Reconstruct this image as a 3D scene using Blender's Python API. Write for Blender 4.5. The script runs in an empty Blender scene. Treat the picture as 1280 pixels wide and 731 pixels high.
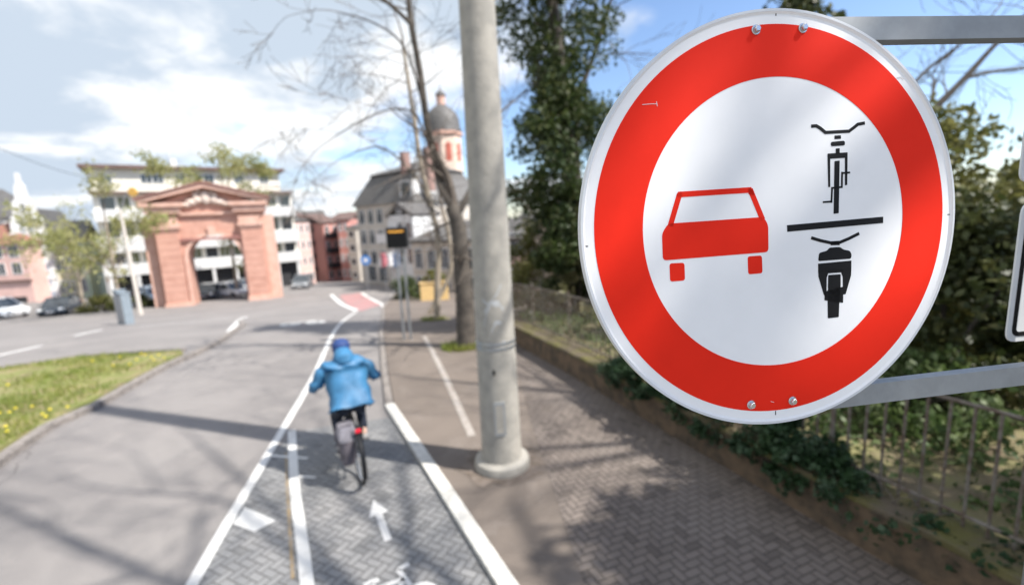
import bpy, bmesh, math, random
import numpy as np
from mathutils import Matrix, Vector
R = math.radians
SC = bpy.context.scene
COL = SC.collection
random.seed(7); NP = np.random.default_rng(7)

# ------------------------------------------------------------------ camera, sky, sun, exposure
F = 570.0; CX, CY = 640.0, 365.5; CAM_H = 3.0
PITCH, ROLL = R(9.07), R(2.8)
FW = np.array([0, math.cos(PITCH), -math.sin(PITCH)]); UP0 = np.array([0, math.sin(PITCH), math.cos(PITCH)]); RT0 = np.array([1., 0, 0])
RT = math.cos(ROLL) * RT0 - math.sin(ROLL) * UP0; UP = math.sin(ROLL) * RT0 + math.cos(ROLL) * UP0
cd = bpy.data.cameras.new('camera'); cam = bpy.data.objects.new('camera', cd); COL.objects.link(cam)
cd.sensor_width = 36; cd.lens = F / 1280 * 36; cd.clip_start = 0.05; cd.clip_end = 6000
cam.matrix_world = Matrix(((RT[0], UP[0], -FW[0], 0), (RT[1], UP[1], -FW[1], 0), (RT[2], UP[2], -FW[2], CAM_H), (0, 0, 0, 1)))
cd.dof.use_dof = True; cd.dof.focus_distance = 0.665; cd.dof.aperture_fstop = 2.3
SC.camera = cam

SUN_EL = 50.0
SUN_H = np.array([0.94, -0.34]); SUN_H /= np.linalg.norm(SUN_H)
SUN_DIR = Vector((SUN_H[0] * math.cos(R(SUN_EL)), SUN_H[1] * math.cos(R(SUN_EL)), math.sin(R(SUN_EL))))
sd = bpy.data.lights.new('sun', 'SUN'); sun = bpy.data.objects.new('sun', sd); COL.objects.link(sun)
sd.energy = 4.9; sd.angle = R(0.75); sd.color = (1.0, 0.955, 0.89)
sun.rotation_euler = (-SUN_DIR).to_track_quat('-Z', 'Y').to_euler()
SC.view_settings.view_transform = 'Standard'; SC.view_settings.look = 'None'
SC.view_settings.exposure = 0.80; SC.view_settings.gamma = 1.0; SC.view_settings.use_curve_mapping = False
SC.cycles.use_denoising = True; SC.cycles.max_bounces = 6; SC.cycles.transparent_max_bounces = 8

# ---- small node-expression helper
class N:
    def __init__(s, nt, sock): s.nt, s.k = nt, sock
    def _m(s, op, *a):
        n = s.nt.nodes.new('ShaderNodeMath'); n.operation = op
        for i, v in enumerate((s,) + a):
            if isinstance(v, N): s.nt.links.new(v.k, n.inputs[i])
            else: n.inputs[i].default_value = v
        return N(s.nt, n.outputs[0])
    def __add__(s, o): return s._m('ADD', o)
    def __sub__(s, o): return s._m('SUBTRACT', o)
    def __mul__(s, o): return s._m('MULTIPLY', o)
    def __truediv__(s, o): return s._m('DIVIDE', o)
    def floor(s): return s._m('FLOOR')
    def fract(s): return s._m('FRACT')
    def mod(s, v): return s._m('FLOORED_MODULO', v)
    def lt(s, v): return s._m('LESS_THAN', v)
    def gt(s, v): return s._m('GREATER_THAN', v)
    def mn(s, o): return s._m('MINIMUM', o)
    def mx(s, o): return s._m('MAXIMUM', o)
    def inv(s): return s._m('MULTIPLY_ADD', -1.0, 1.0)
    def smooth(s, a, b):
        n = s.nt.nodes.new('ShaderNodeMapRange'); n.interpolation_type = 'SMOOTHSTEP'
        s.nt.links.new(s.k, n.inputs['Value']); n.inputs['From Min'].default_value = a; n.inputs['From Max'].default_value = b
        return N(s.nt, n.outputs[0])
def noise(nt, vec, scale, detail=4, rough=0.55, dist=0.0):
    n = nt.nodes.new('ShaderNodeTexNoise'); n.inputs['Scale'].default_value = scale; n.inputs['Detail'].default_value = detail
    n.inputs['Roughness'].default_value = rough; n.inputs['Distortion'].default_value = dist
    nt.links.new(vec, n.inputs['Vector']); return N(nt, n.outputs['Fac'])
def mixc(nt, fac, a, b, mode='MIX'):
    n = nt.nodes.new('ShaderNodeMix'); n.data_type = 'RGBA'; n.blend_type = mode
    if isinstance(fac, N): nt.links.new(fac.k, n.inputs['Factor'])
    else: n.inputs['Factor'].default_value = fac
    for s_, v in ((n.inputs[6], a), (n.inputs[7], b)):
        if isinstance(v, (tuple, list)): s_.default_value = (*v[:3], 1)
        else: nt.links.new(v, s_)
    return n.outputs[2]

w = bpy.data.worlds.new('World'); SC.world = w; w.use_nodes = True
nt = w.node_tree; nt.nodes.clear()
wo = nt.nodes.new('ShaderNodeOutputWorld'); bg = nt.nodes.new('ShaderNodeBackground'); bg.inputs['Strength'].default_value = 0.1
sky = nt.nodes.new('ShaderNodeTexSky'); sky.sky_type = 'NISHITA'; sky.sun_disc = False
sky.sun_elevation = R(SUN_EL); sky.sun_rotation = math.atan2(SUN_DIR.x, SUN_DIR.y); sky.air_density = 1.0; sky.dust_density = 0.6; sky.ozone_density = 1.5
tc = nt.nodes.new('ShaderNodeTexCoord'); sx = nt.nodes.new('ShaderNodeSeparateXYZ'); nt.links.new(tc.outputs['Generated'], sx.inputs[0])
X, Y_, Z = (N(nt, sx.outputs[i]) for i in range(3))
den = Z.mx(0.0) + 0.22
cv = nt.nodes.new('ShaderNodeCombineXYZ'); nt.links.new((X / den).k, cv.inputs[0]); nt.links.new((Y_ / den).k, cv.inputs[1]); cv.inputs[2].default_value = 3.7
big = noise(nt, cv.outputs[0], 0.9, 9, 0.56, 0.25)
fine = noise(nt, cv.outputs[0], 2.3, 8, 0.6, 0.3)
shade = noise(nt, cv.outputs[0], 1.1, 5, 0.5, 0.3)
cover = big * 0.75 + fine * 0.25 - X * 0.30 - Z * 0.05
cmask = cover.smooth(0.44, 0.56)
grey = (shade * 1.0 + fine * 0.9 - X * 0.20 - Z * 0.12).smooth(0.90, 1.12)
ccol = mixc(nt, grey, (6.6, 6.7, 6.8), (3.7, 4.3, 5.05))
skc = mixc(nt, 1.0, sky.outputs[0], (1.15, 1.2, 1.3), 'MULTIPLY')
nt.links.new(mixc(nt, cmask, skc, ccol), bg.inputs['Color']); nt.links.new(bg.outputs[0], wo.inputs[0])

# ------------------------------------------------------------------ terrain and photo-to-place helpers
TY = [-100, 8.5, 10.5, 12.5, 15, 18, 22, 26, 30, 34, 40, 50, 60, 70, 100, 140, 3000.]
TZ = [0, 0, -.04, -.14, -.36, -.7, -1.22, -1.75, -2.25, -2.7, -3.1, -3.5, -4.3, -5.2, -8, -10, -10]
def h(y): return float(np.interp(y, TY, TZ))
def ray(px, py): return FW + RT * (px - CX) / F - UP * (py - CY) / F
def G(px, py, dz=0.0):                       # where the sight line meets the ground
    d = ray(px, py); lo = hi = 0.5
    f = lambda t: CAM_H + d[2] * t - h(d[1] * t) - dz
    while f(hi) > 0 and hi < 400: lo = hi; hi += 0.05
    for _ in range(40):
        m = (lo + hi) / 2
        if f(m) > 0: lo = m
        else: hi = m
    return Vector((d[0] * lo, d[1] * lo, d[2] * lo + CAM_H))
def D(px, py, y):                            # the point of the sight line at depth y
    d = ray(px, py); t = y / d[1]; return Vector((d[0] * t, y, CAM_H + d[2] * t))

# ------------------------------------------------------------------ objects
def tag(o, label=None, cat=None, group=None, kind=None):
    if label: o['label'] = label
    if cat: o['category'] = cat
    if group: o['group'] = group
    if kind: o['kind'] = kind
    return o
def thing(name, label, cat, loc=(0, 0, 0), rz=0.0, group=None):
    o = bpy.data.objects.new(name, None); COL.objects.link(o); o.location = loc; o.rotation_euler = (0, 0, rz)
    o.empty_display_size = 0.2
    return tag(o, label, cat, group)
def copy_tree(o, parent=None):
    c = o.copy(); COL.objects.link(c); c.parent = parent
    for ch in list(o.children): copy_tree(ch, c)
    return c

class MB:
    """collects shapes; build() links them as one mesh object. Coordinates are local to `origin`."""
    def __init__(s, origin=(0, 0, 0), M=None): s.v = []; s.f = []; s.o = Vector(origin); s.M = M
    def add(s, vs, fs):
        b = len(s.v)
        for p in vs:
            p = Vector(p)
            if s.M is not None: p = s.M @ p
            s.v.append(tuple(p - s.o))
        s.f += [tuple(i + b for i in f) for f in fs]
        return s
    def box(s, x0, x1, y0, y1, z0, z1, M=None):
        vs = [Vector((x, y, z)) for z in (z0, z1) for y in (y0, y1) for x in (x0, x1)]
        if M is not None: vs = [M @ v for v in vs]
        return s.add(vs, [(0, 2, 3, 1), (4, 5, 7, 6), (0, 1, 5, 4), (2, 6, 7, 3), (0, 4, 6, 2), (1, 3, 7, 5)])
    def tube(s, path, r, n=8, cap=True):
        path = [Vector(p) for p in path]; m = len(path)
        rs = [r] * m if not isinstance(r, (list, tuple)) else r
        vs = []; fs = []; prev = None
        for i, p in enumerate(path):
            t = (path[min(i + 1, m - 1)] - path[max(i - 1, 0)])
            t = t.normalized() if t.length > 1e-9 else Vector((0, 0, 1))
            if prev is None:
                a = t.orthogonal().normalized()
            else:
                a = prev - t * prev.dot(t); a = a.normalized() if a.length > 1e-6 else t.orthogonal().normalized()
            prev = a; b = t.cross(a)
            for k in range(n):
                an = 2 * math.pi * k / n
                vs.append(p + (a * math.cos(an) + b * math.sin(an)) * rs[i])
        for i in range(m - 1):
            for k in range(n): fs.append((i * n + k, i * n + (k + 1) % n, (i + 1) * n + (k + 1) % n, (i + 1) * n + k))
        if cap: fs += [tuple(range(n))[::-1], tuple(range((m - 1) * n, m * n))]
        return s.add(vs, fs)
    def lathe(s, prof, n=24, c=(0, 0, 0)):
        vs = [(c[0] + r * math.cos(2 * math.pi * k / n), c[1] + r * math.sin(2 * math.pi * k / n), c[2] + z) for r, z in prof for k in range(n)]
        fs = [(i * n + k, i * n + (k + 1) % n, (i + 1) * n + (k + 1) % n, (i + 1) * n + k) for i in range(len(prof) - 1) for k in range(n)]
        fs += [tuple(range(n))[::-1], tuple(range((len(prof) - 1) * n, len(prof) * n))]
        return s.add(vs, fs)
    def prism(s, poly, z0, z1, M=None):      # polygon in x,y extruded along z
        n = len(poly)
        vs = [Vector((p[0], p[1], z0)) for p in poly] + [Vector((p[0], p[1], z1)) for p in poly]
        if M is not None: vs = [M @ v for v in vs]
        return s.add(vs, [tuple(range(n))[::-1], tuple(range(n, 2 * n))] + [(i, (i + 1) % n, n + (i + 1) % n, n + i) for i in range(n)])
    def ball(s, c, rx, ry, rz, n=12, m=8):
        vs = [(c[0], c[1], c[2] - rz)]; fs = []
        for i in range(1, m):
            a = math.pi * i / m - math.pi / 2
            for k in range(n): vs.append((c[0] + rx * math.cos(a) * math.cos(2 * math.pi * k / n), c[1] + ry * math.cos(a) * math.sin(2 * math.pi * k / n), c[2] + rz * math.sin(a)))
        vs.append((c[0], c[1], c[2] + rz)); t = len(vs) - 1
        for k in range(n): fs.append((0, 1 + (k + 1) % n, 1 + k)); fs.append((t, t - n + k, t - n + (k + 1) % n))
        for i in range(m - 2):
            for k in range(n): fs.append((1 + i * n + k, 1 + i * n + (k + 1) % n, 1 + (i + 1) * n + (k + 1) % n, 1 + (i + 1) * n + k))
        return s.add(vs, fs)
    def build(s, name, mat, parent=None, smooth=False, bevel=0.0, label=None, cat=None, group=None, kind=None):
        me = bpy.data.meshes.new(name); me.from_pydata(s.v, [], s.f)
        bm = bmesh.new(); bm.from_mesh(me); bmesh.ops.recalc_face_normals(bm, faces=bm.faces); bm.to_mesh(me); bm.free()
        me.update(); me.materials.append(mat)
        if smooth: me.polygons.foreach_set('use_smooth', [True] * len(me.polygons))
        o = bpy.data.objects.new(name, me); COL.objects.link(o)
        if parent is not None: o.parent = parent
        if parent is None: o.location = s.o
        if bevel:
            b = o.modifiers.new('bevel', 'BEVEL'); b.width = bevel; b.segments = 2; b.limit_method = 'ANGLE'
        if smooth and hasattr(me, 'set_sharp_from_angle'): me.set_sharp_from_angle(angle=R(40))
        return tag(o, label, cat, group, kind)

# ------------------------------------------------------------------ materials
def mat(name, col, rough=0.8, metal=0.0, var=0.12, scale=6.0, bump=0.0, bscale=40.0, col2=None, emit=None, estr=0.0, spec=0.5, coat=0.0):
    m = bpy.data.materials.new(name); m.use_nodes = True; t = m.node_tree; b = t.nodes['Principled BSDF']
    b.inputs['Roughness'].default_value = rough; b.inputs['Metallic'].default_value = metal
    b.inputs['Specular IOR Level'].default_value = spec; b.inputs['Coat Weight'].default_value = coat
    tcn = t.nodes.new('ShaderNodeTexCoord'); v = tcn.outputs['Object']
    c2 = col2 if col2 else tuple(c * (1 - 2.2 * var) for c in col)
    fac = noise(t, v, scale, 6, 0.6).smooth(0.35, 0.7)
    t.links.new(mixc(t, fac, col, c2), b.inputs['Base Color'])
    if bump:
        bn = t.nodes.new('ShaderNodeBump'); bn.inputs['Strength'].default_value = bump; bn.inputs['Distance'].default_value = 0.02
        t.links.new(noise(t, v, bscale, 5, 0.6).k, bn.inputs['Height']); t.links.new(bn.outputs[0], b.inputs['Normal'])
    if emit: b.inputs['Emission Color'].default_value = (*emit, 1); b.inputs['Emission Strength'].default_value = estr
    return m
def leafmat(name, a, b_, c, scale=1.2, trans=0.35):
    m = bpy.data.materials.new(name); m.use_nodes = True; t = m.node_tree; t.nodes.clear()
    out = t.nodes.new('ShaderNodeOutputMaterial'); p = t.nodes.new('ShaderNodeBsdfPrincipled'); tr = t.nodes.new('ShaderNodeBsdfTranslucent'); mx = t.nodes.new('ShaderNodeMixShader')
    p.inputs['Roughness'].default_value = 0.5; p.inputs['Specular IOR Level'].default_value = 0.4
    v = t.nodes.new('ShaderNodeTexCoord').outputs['Object']
    c1 = mixc(t, noise(t, v, scale, 3, 0.5).smooth(0.35, 0.65), a, b_)
    wn = t.nodes.new('ShaderNodeTexWhiteNoise'); sn = t.nodes.new('ShaderNodeVectorMath'); sn.operation = 'SNAP'; sn.inputs[1].default_value = (0.12, 0.12, 0.12)
    t.links.new(v, sn.inputs[0]); t.links.new(sn.outputs[0], wn.inputs['Vector'])
    col = mixc(t, N(t, wn.outputs['Value']).smooth(0.55, 1.0) * 0.7, c1, c)
    t.links.new(col, p.inputs['Base Color']); t.links.new(col, tr.inputs['Color'])
    mx.inputs[0].default_value = trans; t.links.new(p.outputs[0], mx.inputs[1]); t.links.new(tr.outputs[0], mx.inputs[2]); t.links.new(mx.outputs[0], out.inputs[0])
    return m
def asphalt(name, a, b_, tint, crack=0.5, fscale=90):
    m = bpy.data.materials.new(name); m.use_nodes = True; t = m.node_tree; p = t.nodes['Principled BSDF']; p.inputs['Roughness'].default_value = 0.9
    p.inputs['Specular IOR Level'].default_value = 0.25
    v = t.nodes.new('ShaderNodeTexCoord').outputs['Object']
    c = mixc(t, noise(t, v, 0.35, 5, 0.6).smooth(0.35, 0.65), a, b_)
    c = mixc(t, noise(t, v, 1.7, 4, 0.65, 0.6).smooth(0.52, 0.72) * 0.6, c, tint)
    g = noise(t, v, fscale, 2, 0.7); c = mixc(t, g.smooth(0.3, 0.75) * 0.45, c, tuple(x * 0.55 for x in a))
    vo = t.nodes.new('ShaderNodeTexVoronoi'); vo.feature = 'DISTANCE_TO_EDGE'; vo.inputs['Scale'].default_value = 0.45
    wv = t.nodes.new('ShaderNodeVectorMath'); wv.operation = 'ADD'; nn = t.nodes.new('ShaderNodeTexNoise'); nn.inputs['Scale'].default_value = 1.5; nn.inputs['Detail'].default_value = 5
    t.links.new(v, nn.inputs['Vector']); t.links.new(v, wv.inputs[0]); t.links.new(nn.outputs['Color'], wv.inputs[1]); t.links.new(wv.outputs[0], vo.inputs['Vector'])
    ck = N(t, vo.outputs['Distance']).smooth(0.0, 0.012).inv() * noise(t, v, 0.3, 2).smooth(0.5, 0.6) * crack
    c = mixc(t, ck, c, tuple(x * 0.4 for x in a)); t.links.new(c, p.inputs['Base Color'])
    bn = t.nodes.new('ShaderNodeBump'); bn.inputs['Strength'].default_value = 0.5; bn.inputs['Distance'].default_value = 0.01
    t.links.new(g.k, bn.inputs['Height']); t.links.new(bn.outputs[0], p.inputs['Normal'])
    return m
def herringbone(name, unit, ang, c1, c2, c3, mortar):
    m = bpy.data.materials.new(name); m.use_nodes = True; t = m.node_tree; p = t.nodes['Principled BSDF']; p.inputs['Roughness'].default_value = 0.88
    p.inputs['Specular IOR Level'].default_value = 0.25
    v = t.nodes.new('ShaderNodeTexCoord').outputs['Object']
    mp = t.nodes.new('ShaderNodeMapping'); mp.inputs['Rotation'].default_value = (0, 0, ang); mp.inputs['Scale'].default_value = (1 / unit,) * 3
    t.links.new(v, mp.inputs[0]); s = t.nodes.new('ShaderNodeSeparateXYZ'); t.links.new(mp.outputs[0], s.inputs[0])
    x, y = N(t, s.outputs[0]), N(t, s.outputs[1]); i, j, fx, fy = x.floor(), y.floor(), x.fract(), y.fract()
    k = (i - j).mod(4.0)
    k0 = k.lt(0.5); k1 = k.lt(1.5) - k0; k2 = k.gt(1.5) * k.lt(2.5); k3 = k.gt(2.5); hor = k.lt(1.5)
    ex = fx.mn(fx.inv()); ey = fy.mn(fy.inv())
    dh = ey.mn(fx + k0.inv() * 9.0).mn(fx.inv() + k1.inv() * 9.0)
    dv = ex.mn(fy + k3.inv() * 9.0).mn(fy.inv() + k2.inv() * 9.0)
    dist = dh * hor + dv * hor.inv()
    bi, bj = i - k1, j - k2
    cb = t.nodes.new('ShaderNodeCombineXYZ'); t.links.new((bi + 0.37).k, cb.inputs[0]); t.links.new((bj + 0.37).k, cb.inputs[1]); t.links.new(hor.k, cb.inputs[2])
    wn = t.nodes.new('ShaderNodeTexWhiteNoise'); t.links.new(cb.outputs[0], wn.inputs['Vector']); rv = N(t, wn.outputs['Value'])
    c = mixc(t, rv, c1, c2); c = mixc(t, noise(t, v, 0.8, 5, 0.6).smooth(0.4, 0.7) * 0.7, c, c3)
    c = mixc(t, noise(t, v, 0.45, 6, 0.65, 0.4).smooth(0.5, 0.72) * 0.55, c, tuple(q * 0.6 for q in c1)); c = mixc(t, rv.gt(0.93) * 0.5, c, tuple(q * 0.45 for q in c1))
    c = mixc(t, noise(t, v, 7, 5, 0.7).smooth(0.6, 0.75) * 0.35, c, tuple(q * 0.55 for q in c1))
    g = noise(t, v, 120, 2, 0.7); c = mixc(t, g * 0.35, c, tuple(q * 0.5 for q in c1))
    mo = dist.smooth(0.03, 0.09); c = mixc(t, mo, mortar, c); t.links.new(c, p.inputs['Base Color'])
    bn = t.nodes.new('ShaderNodeBump'); bn.inputs['Strength'].default_value = 0.7; bn.inputs['Distance'].default_value = 0.012
    t.links.new((dist.smooth(0.02, 0.16) + g * 0.25 + rv * 0.15).k, bn.inputs['Height']); t.links.new(bn.outputs[0], p.inputs['Normal'])
    return m
def paint(name, col, worn, amount=0.5):       # road paint worn through to the surface below
    m = bpy.data.materials.new(name); m.use_nodes = True; t = m.node_tree; p = t.nodes['Principled BSDF']; p.inputs['Roughness'].default_value = 0.75
    v = t.nodes.new('ShaderNodeTexCoord').outputs['Object']
    c = mixc(t, noise(t, v, 3, 6, 0.7), col, tuple(x * 0.82 for x in col))
    wr = (noise(t, v, 9, 7, 0.75) * 0.7 + noise(t, v, 1.3, 3) * 0.3).smooth(0.62 - 0.22 * amount, 0.78 - 0.2 * amount)
    t.links.new(mixc(t, wr * 0.85, c, worn), p.inputs['Base Color']); return m

M = {}
M['asphalt'] = asphalt('asphalt', (0.262, 0.244, 0.232), (0.207, 0.193, 0.186), (0.294, 0.271, 0.253), .8)
M['walk'] = asphalt('walk_asphalt', (0.200, 0.166, 0.140), (0.153, 0.128, 0.109), (0.234, 0.200, 0.174), 0.8)
M['bike_paver'] = herringbone('bike_paver', 0.078, R(26.7), (.26, .26, .258), (.20, .202, .205), (.31, .30, .29), (.115, .112, .108))
M['walk_paver'] = herringbone('walk_paver', 0.076, R(-23), (0.204, 0.170, 0.148), (0.152, 0.128, 0.112), (0.236, 0.204, 0.180), (0.080, 0.068, 0.060))
M['white_paint'] = paint('white_paint', (.70, .69, .66), (.24, .225, .215), 0.5)
M['old_paint'] = paint('old_paint', (.66, .65, .63), (.21, .205, .20), .62)
M['red_paint'] = paint('red_paint', (.42, .21, .20), (.25, .21, .20), 0.8)
M['faded_paint'] = paint('faded_paint', (0.387, 0.352, 0.317), (0.220, 0.180, 0.150), 0.75)
M['rust_paint'] = paint('rust_paint', (.33, .24, .13), (.22, .20, .18), 0.9)
M['kerb_white'] = mat('kerb_white', (.62, .60, .55), .85, var=.12, scale=9, bump=.3)
M['kerb'] = mat('kerb_stone', (.27, .24, .215), .9, var=.18, scale=8, bump=.5)
M['concrete_pole'] = mat('concrete_pole', (0.352, 0.330, 0.290), .8, var=.14, scale=5, bump=.35, bscale=40, col2=(0.264, 0.251, 0.224))
M['steel'] = mat('galvanised_steel', (.44, .46, .48), .42, .8, var=.12, scale=40, bump=.05)
M['alu'] = mat('aluminium', (.31, .325, .335), .55, .3, var=.06, scale=30)
M['sign_white'] = mat('sign_white', (.85, .85, .85), .5, var=.02, scale=9, spec=.3)
M['sign_rim'] = mat('sign_rim', (.66, .68, .70), .4, var=.05, scale=10)
M['sign_red'] = mat('sign_red', (.80, .024, .009), .6, var=.03, scale=7, spec=.12)
M['sign_black'] = mat('sign_black', (.008, .008, .009), .6, var=.05, spec=.2)
M['wall'] = mat('garden_wall', (.155, .105, .065), .95, scale=4.5, bump=1.0, bscale=11, col2=(.06, .048, .034))
M['moss'] = mat('mossy_cope', (.12, .095, .065), .95, scale=3, bump=1.0, bscale=22, col2=(.125, .115, .03))
M['fence'] = mat('fence_iron', (.20, .18, .155), .6, .2, var=.18, scale=12, col2=(.10, .065, .045))
M['bark'] = mat('bark', (0.107, 0.091, 0.075), .95, scale=5, bump=1.0, bscale=18, col2=(0.049, 0.042, 0.036))
M['bark_light'] = mat('bark_light', (.36, .30, .23), .95, scale=5, bump=.8, bscale=22, col2=(.22, .19, .15))
M['twig'] = mat('twig', (0.133, 0.108, 0.087), .95, var=.2)
M['ivy'] = leafmat('ivy_leaf', (0.031, 0.055, 0.016), (0.058, 0.086, 0.022), (0.148, 0.156, 0.062), 1.0)
M['ivy_dark'] = leafmat('ivy_dark_leaf', (0.017, 0.043, 0.017), (0.034, 0.072, 0.025), (0.085, 0.128, 0.072), 3.0, .25)
M['olive'] = leafmat('olive_leaf', (0.174, 0.170, 0.047), (0.098, 0.111, 0.032), (0.289, 0.264, 0.093), .9)
M['yew'] = leafmat('yew_leaf', (0.037, 0.053, 0.015), (0.068, 0.081, 0.025), (0.136, 0.130, 0.043), .9, .25)
M['spring'] = leafmat('spring_leaf', (.34, .33, .13), (.25, .27, .09), (.45, .42, .20), .8, .5)
M['scrub'] = leafmat('scrub_leaf', (0.208, 0.192, 0.088), (0.120, 0.132, 0.048), (0.336, 0.304, 0.200), 1.2, .4)
M['blossom'] = leafmat('blossom_leaf', (.60, .50, .44), (.42, .36, .28), (.72, .65, .58), 2, .4)
M['cover'] = leafmat('cover_leaf', (0.096, 0.144, 0.040), (0.056, 0.096, 0.028), (0.240, 0.288, 0.136), 2.0, .35)
M['grass'] = leafmat('grass_blade', (.16, .22, .035), (.23, .25, .055), (.33, .33, .10), 1.1, .4)
M['lawn'] = mat('lawn_soil', (.17, .19, .05), 1, scale=2.2, bump=.6, bscale=40, col2=(.26, .205, .11))
M['dandelion'] = mat('dandelion', (.75, .60, .03), .8, var=.05)
M['soil'] = mat('garden_soil', (.17, .135, .085), 1, scale=3, bump=.8, bscale=20, col2=(.20, .19, .08))
M['sandstone'] = mat('red_sandstone', (.52, .295, .225), .9, scale=1.6, bump=.5, bscale=5, col2=(.44, .235, .175))
M['sandstone_light'] = mat('pale_sandstone', (.61, .39, .31), .9, scale=1.6, bump=.5, bscale=5, col2=(.53, .32, .245))
M['sandstone_dark'] = mat('dark_sandstone', (.34, .155, .125), .9, scale=1.2, col2=(.24, .115, .10))
M['relief'] = mat('relief_stone', (.70, .58, .50), .9, scale=2, col2=(.50, .38, .31))
M['white_wall'] = mat('white_render', (.62, .615, .60), .9, var=.05, scale=.6)
M['cream_wall'] = mat('cream_render', (.74, .70, .60), .9, var=.06, scale=.5)
M['pink_wall'] = mat('pink_render', (.64, .43, .38), .9, var=.07, scale=.6)
M['green_wall'] = mat('green_render', (.56, .62, .45), .9, var=.07, scale=.5)
M['ochre_wall'] = mat('ochre_render', (.58, .50, .34), .9, var=.07, scale=.5)
M['beige_wall'] = mat('beige_render', (.52, .45, .37), .9, var=.09, scale=.5)
M['stone_wall'] = mat('stone_render', (.54, .49, .43), .9, var=.09, scale=.5)
M['red_wall'] = mat('red_render', (.54, .25, .21), .9, var=.1, scale=.5)
M['brick_wall'] = mat('brick_render', (.30, .19, .16), .9, var=.1, scale=.5)
M['tower_wall'] = mat('tower_render', (.66, .52, .42), .9, var=.06, scale=.5)
M['slate'] = mat('slate', (.115, .108, .10), .6, var=.15, scale=2, bump=.4, bscale=8)
M['roof_brown'] = mat('roof_brown', (.15, .095, .08), .8, var=.15, scale=2)
M['roof_red'] = mat('roof_tile', (.27, .12, .085), .85, var=.15, scale=2, bump=.4, bscale=8)
M['glass'] = mat('window_glass', (.05, .06, .07), .08, var=.2, scale=.7, spec=.8)
M['glass_green'] = mat('green_blind', (.16, .165, .075), .4, scale=.5, col2=(.07, .08, .055))
M['shutter'] = mat('blue_shutter', (.30, .34, .40), .7, var=.08)
M['shutter_red'] = mat('red_louvre', (.45, .11, .07), .7, var=.08)
M['frame'] = mat('window_frame', (.72, .71, .69), .6, var=.04)
M['dark'] = mat('dark_void', (.025, .025, .028), .7, var=.1)
M['yellow'] = mat('yellow_panel', (.72, .50, .22), .6, var=.06)
M['orange'] = mat('orange_panel', (.62, .36, .08), .5, var=.04)
M['car_white'] = mat('car_white', (.78, .79, .80), .2, var=.02, coat=.6)
M['car_dark'] = mat('car_dark', (.035, .05, .07), .2, var=.05, coat=.6)
M['car_silver'] = mat('car_silver', (.30, .32, .34), .28, .5, var=.04, coat=.5)
M['car_blue'] = mat('car_paleblue', (.40, .50, .62), .25, .2, var=.04, coat=.5)
M['tyre'] = mat('tyre_rubber', (.02, .02, .02), .85, var=.1)
M['lamp_glass'] = mat('lamp_glass', (.85, .86, .85), .1, var=.02)
M['red_lens'] = mat('red_lens', (.72, .02, .04), .25, var=.03)
M['cabinet'] = mat('cabinet_grey', (.22, .26, .29), .6, var=.08)
M['black_metal'] = mat('black_metal', (.02, .02, .022), .45, .3, var=.1)
M['chrome'] = mat('chrome', (.62, .63, .65), .25, .9, var=.04)
M['jacket'] = mat('jacket_blue', (.04, .17, .325), .55, var=.12, scale=5, bump=.35, bscale=9)
M['jacket_dark'] = mat('jacket_navy', (.025, .06, .20), .7, var=.1)
M['jeans'] = mat('trousers_navy', (.022, .028, .045), .9, var=.15, scale=20)
M['skin'] = mat('skin', (.58, .36, .27), .55, var=.05)
M['hair'] = mat('hair_grey', (.20, .18, .17), .8, var=.2, scale=60)
M['shoe'] = mat('shoe_pale', (.33, .32, .31), .7, var=.08)
M['glove'] = mat('glove_black', (.03, .03, .035), .8, var=.1)
M['bag'] = mat('bag_grey', (.12, .105, .12), .8, var=.16, scale=9, bump=.5, bscale=16)
M['bag_light'] = mat('bag_pale', (.27, .255, .28), .8, var=.1, scale=9)
M['bluesign'] = mat('blue_panel', (.05, .20, .50), .5, var=.03)
M['scuff'] = mat('scuff_paint', (.46, .48, .50), .8, scale=30, col2=(.34, .34, .33))
M['dirt'] = mat('ground_dirt', (.12, .095, .075), 1, scale=9, col2=(.19, .155, .13), bump=.5)
M['banner_red'] = mat('banner_red', (.50, .17, .19), .9, scale=9)
M['banner_blue'] = mat('banner_blue', (.24, .33, .52), .9, scale=9)
M['amber'] = mat('amber_led', (.5, .22, .02), .5, emit=(1, .5, .08), estr=0.45)

# ------------------------------------------------------------------ ground, road, paths
def clip(poly, a, b):
    def cut(ps, lim, keep_less):
        out = []
        for i in range(len(ps)):
            p, q = ps[i], ps[(i + 1) % len(ps)]
            ip = (p[1] <= lim) if keep_less else (p[1] >= lim); iq = (q[1] <= lim) if keep_less else (q[1] >= lim)
            if ip: out.append(p)
            if ip != iq:
                t = (lim - p[1]) / (q[1] - p[1]); out.append((p[0] + (q[0] - p[0]) * t, lim))
        return out
    ps = cut(poly, a, False)
    return cut(ps, b, True) if len(ps) > 2 else []
def sheet(mb, poly, dz=0.0, thick=0.0):
    for a, b in zip(TY[:-1], TY[1:]):
        ps = clip([tuple(p[:2]) for p in poly], a, b)
        q = []
        for p in ps:
            if not q or (abs(p[0] - q[-1][0]) + abs(p[1] - q[-1][1])) > 1e-6: q.append(p)
        if len(q) > 1 and (abs(q[0][0] - q[-1][0]) + abs(q[0][1] - q[-1][1])) < 1e-6: q.pop()
        if len(q) < 3: continue
        area = sum(q[i][0] * q[(i + 1) % len(q)][1] - q[(i + 1) % len(q)][0] * q[i][1] for i in range(len(q)))
        if abs(area) < 1e-7: continue
        if area < 0: q = q[::-1]
        n = len(q); vs = [(x, y, h(y) + dz) for x, y in q]
        fs = [tuple(range(n))]
        if thick:
            vs += [(x, y, h(y) + dz - thick) for x, y in q]
            fs += [(i, n + i, n + (i + 1) % n, (i + 1) % n) for i in range(n)]
        mb.add(vs, fs)
    return mb
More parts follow.
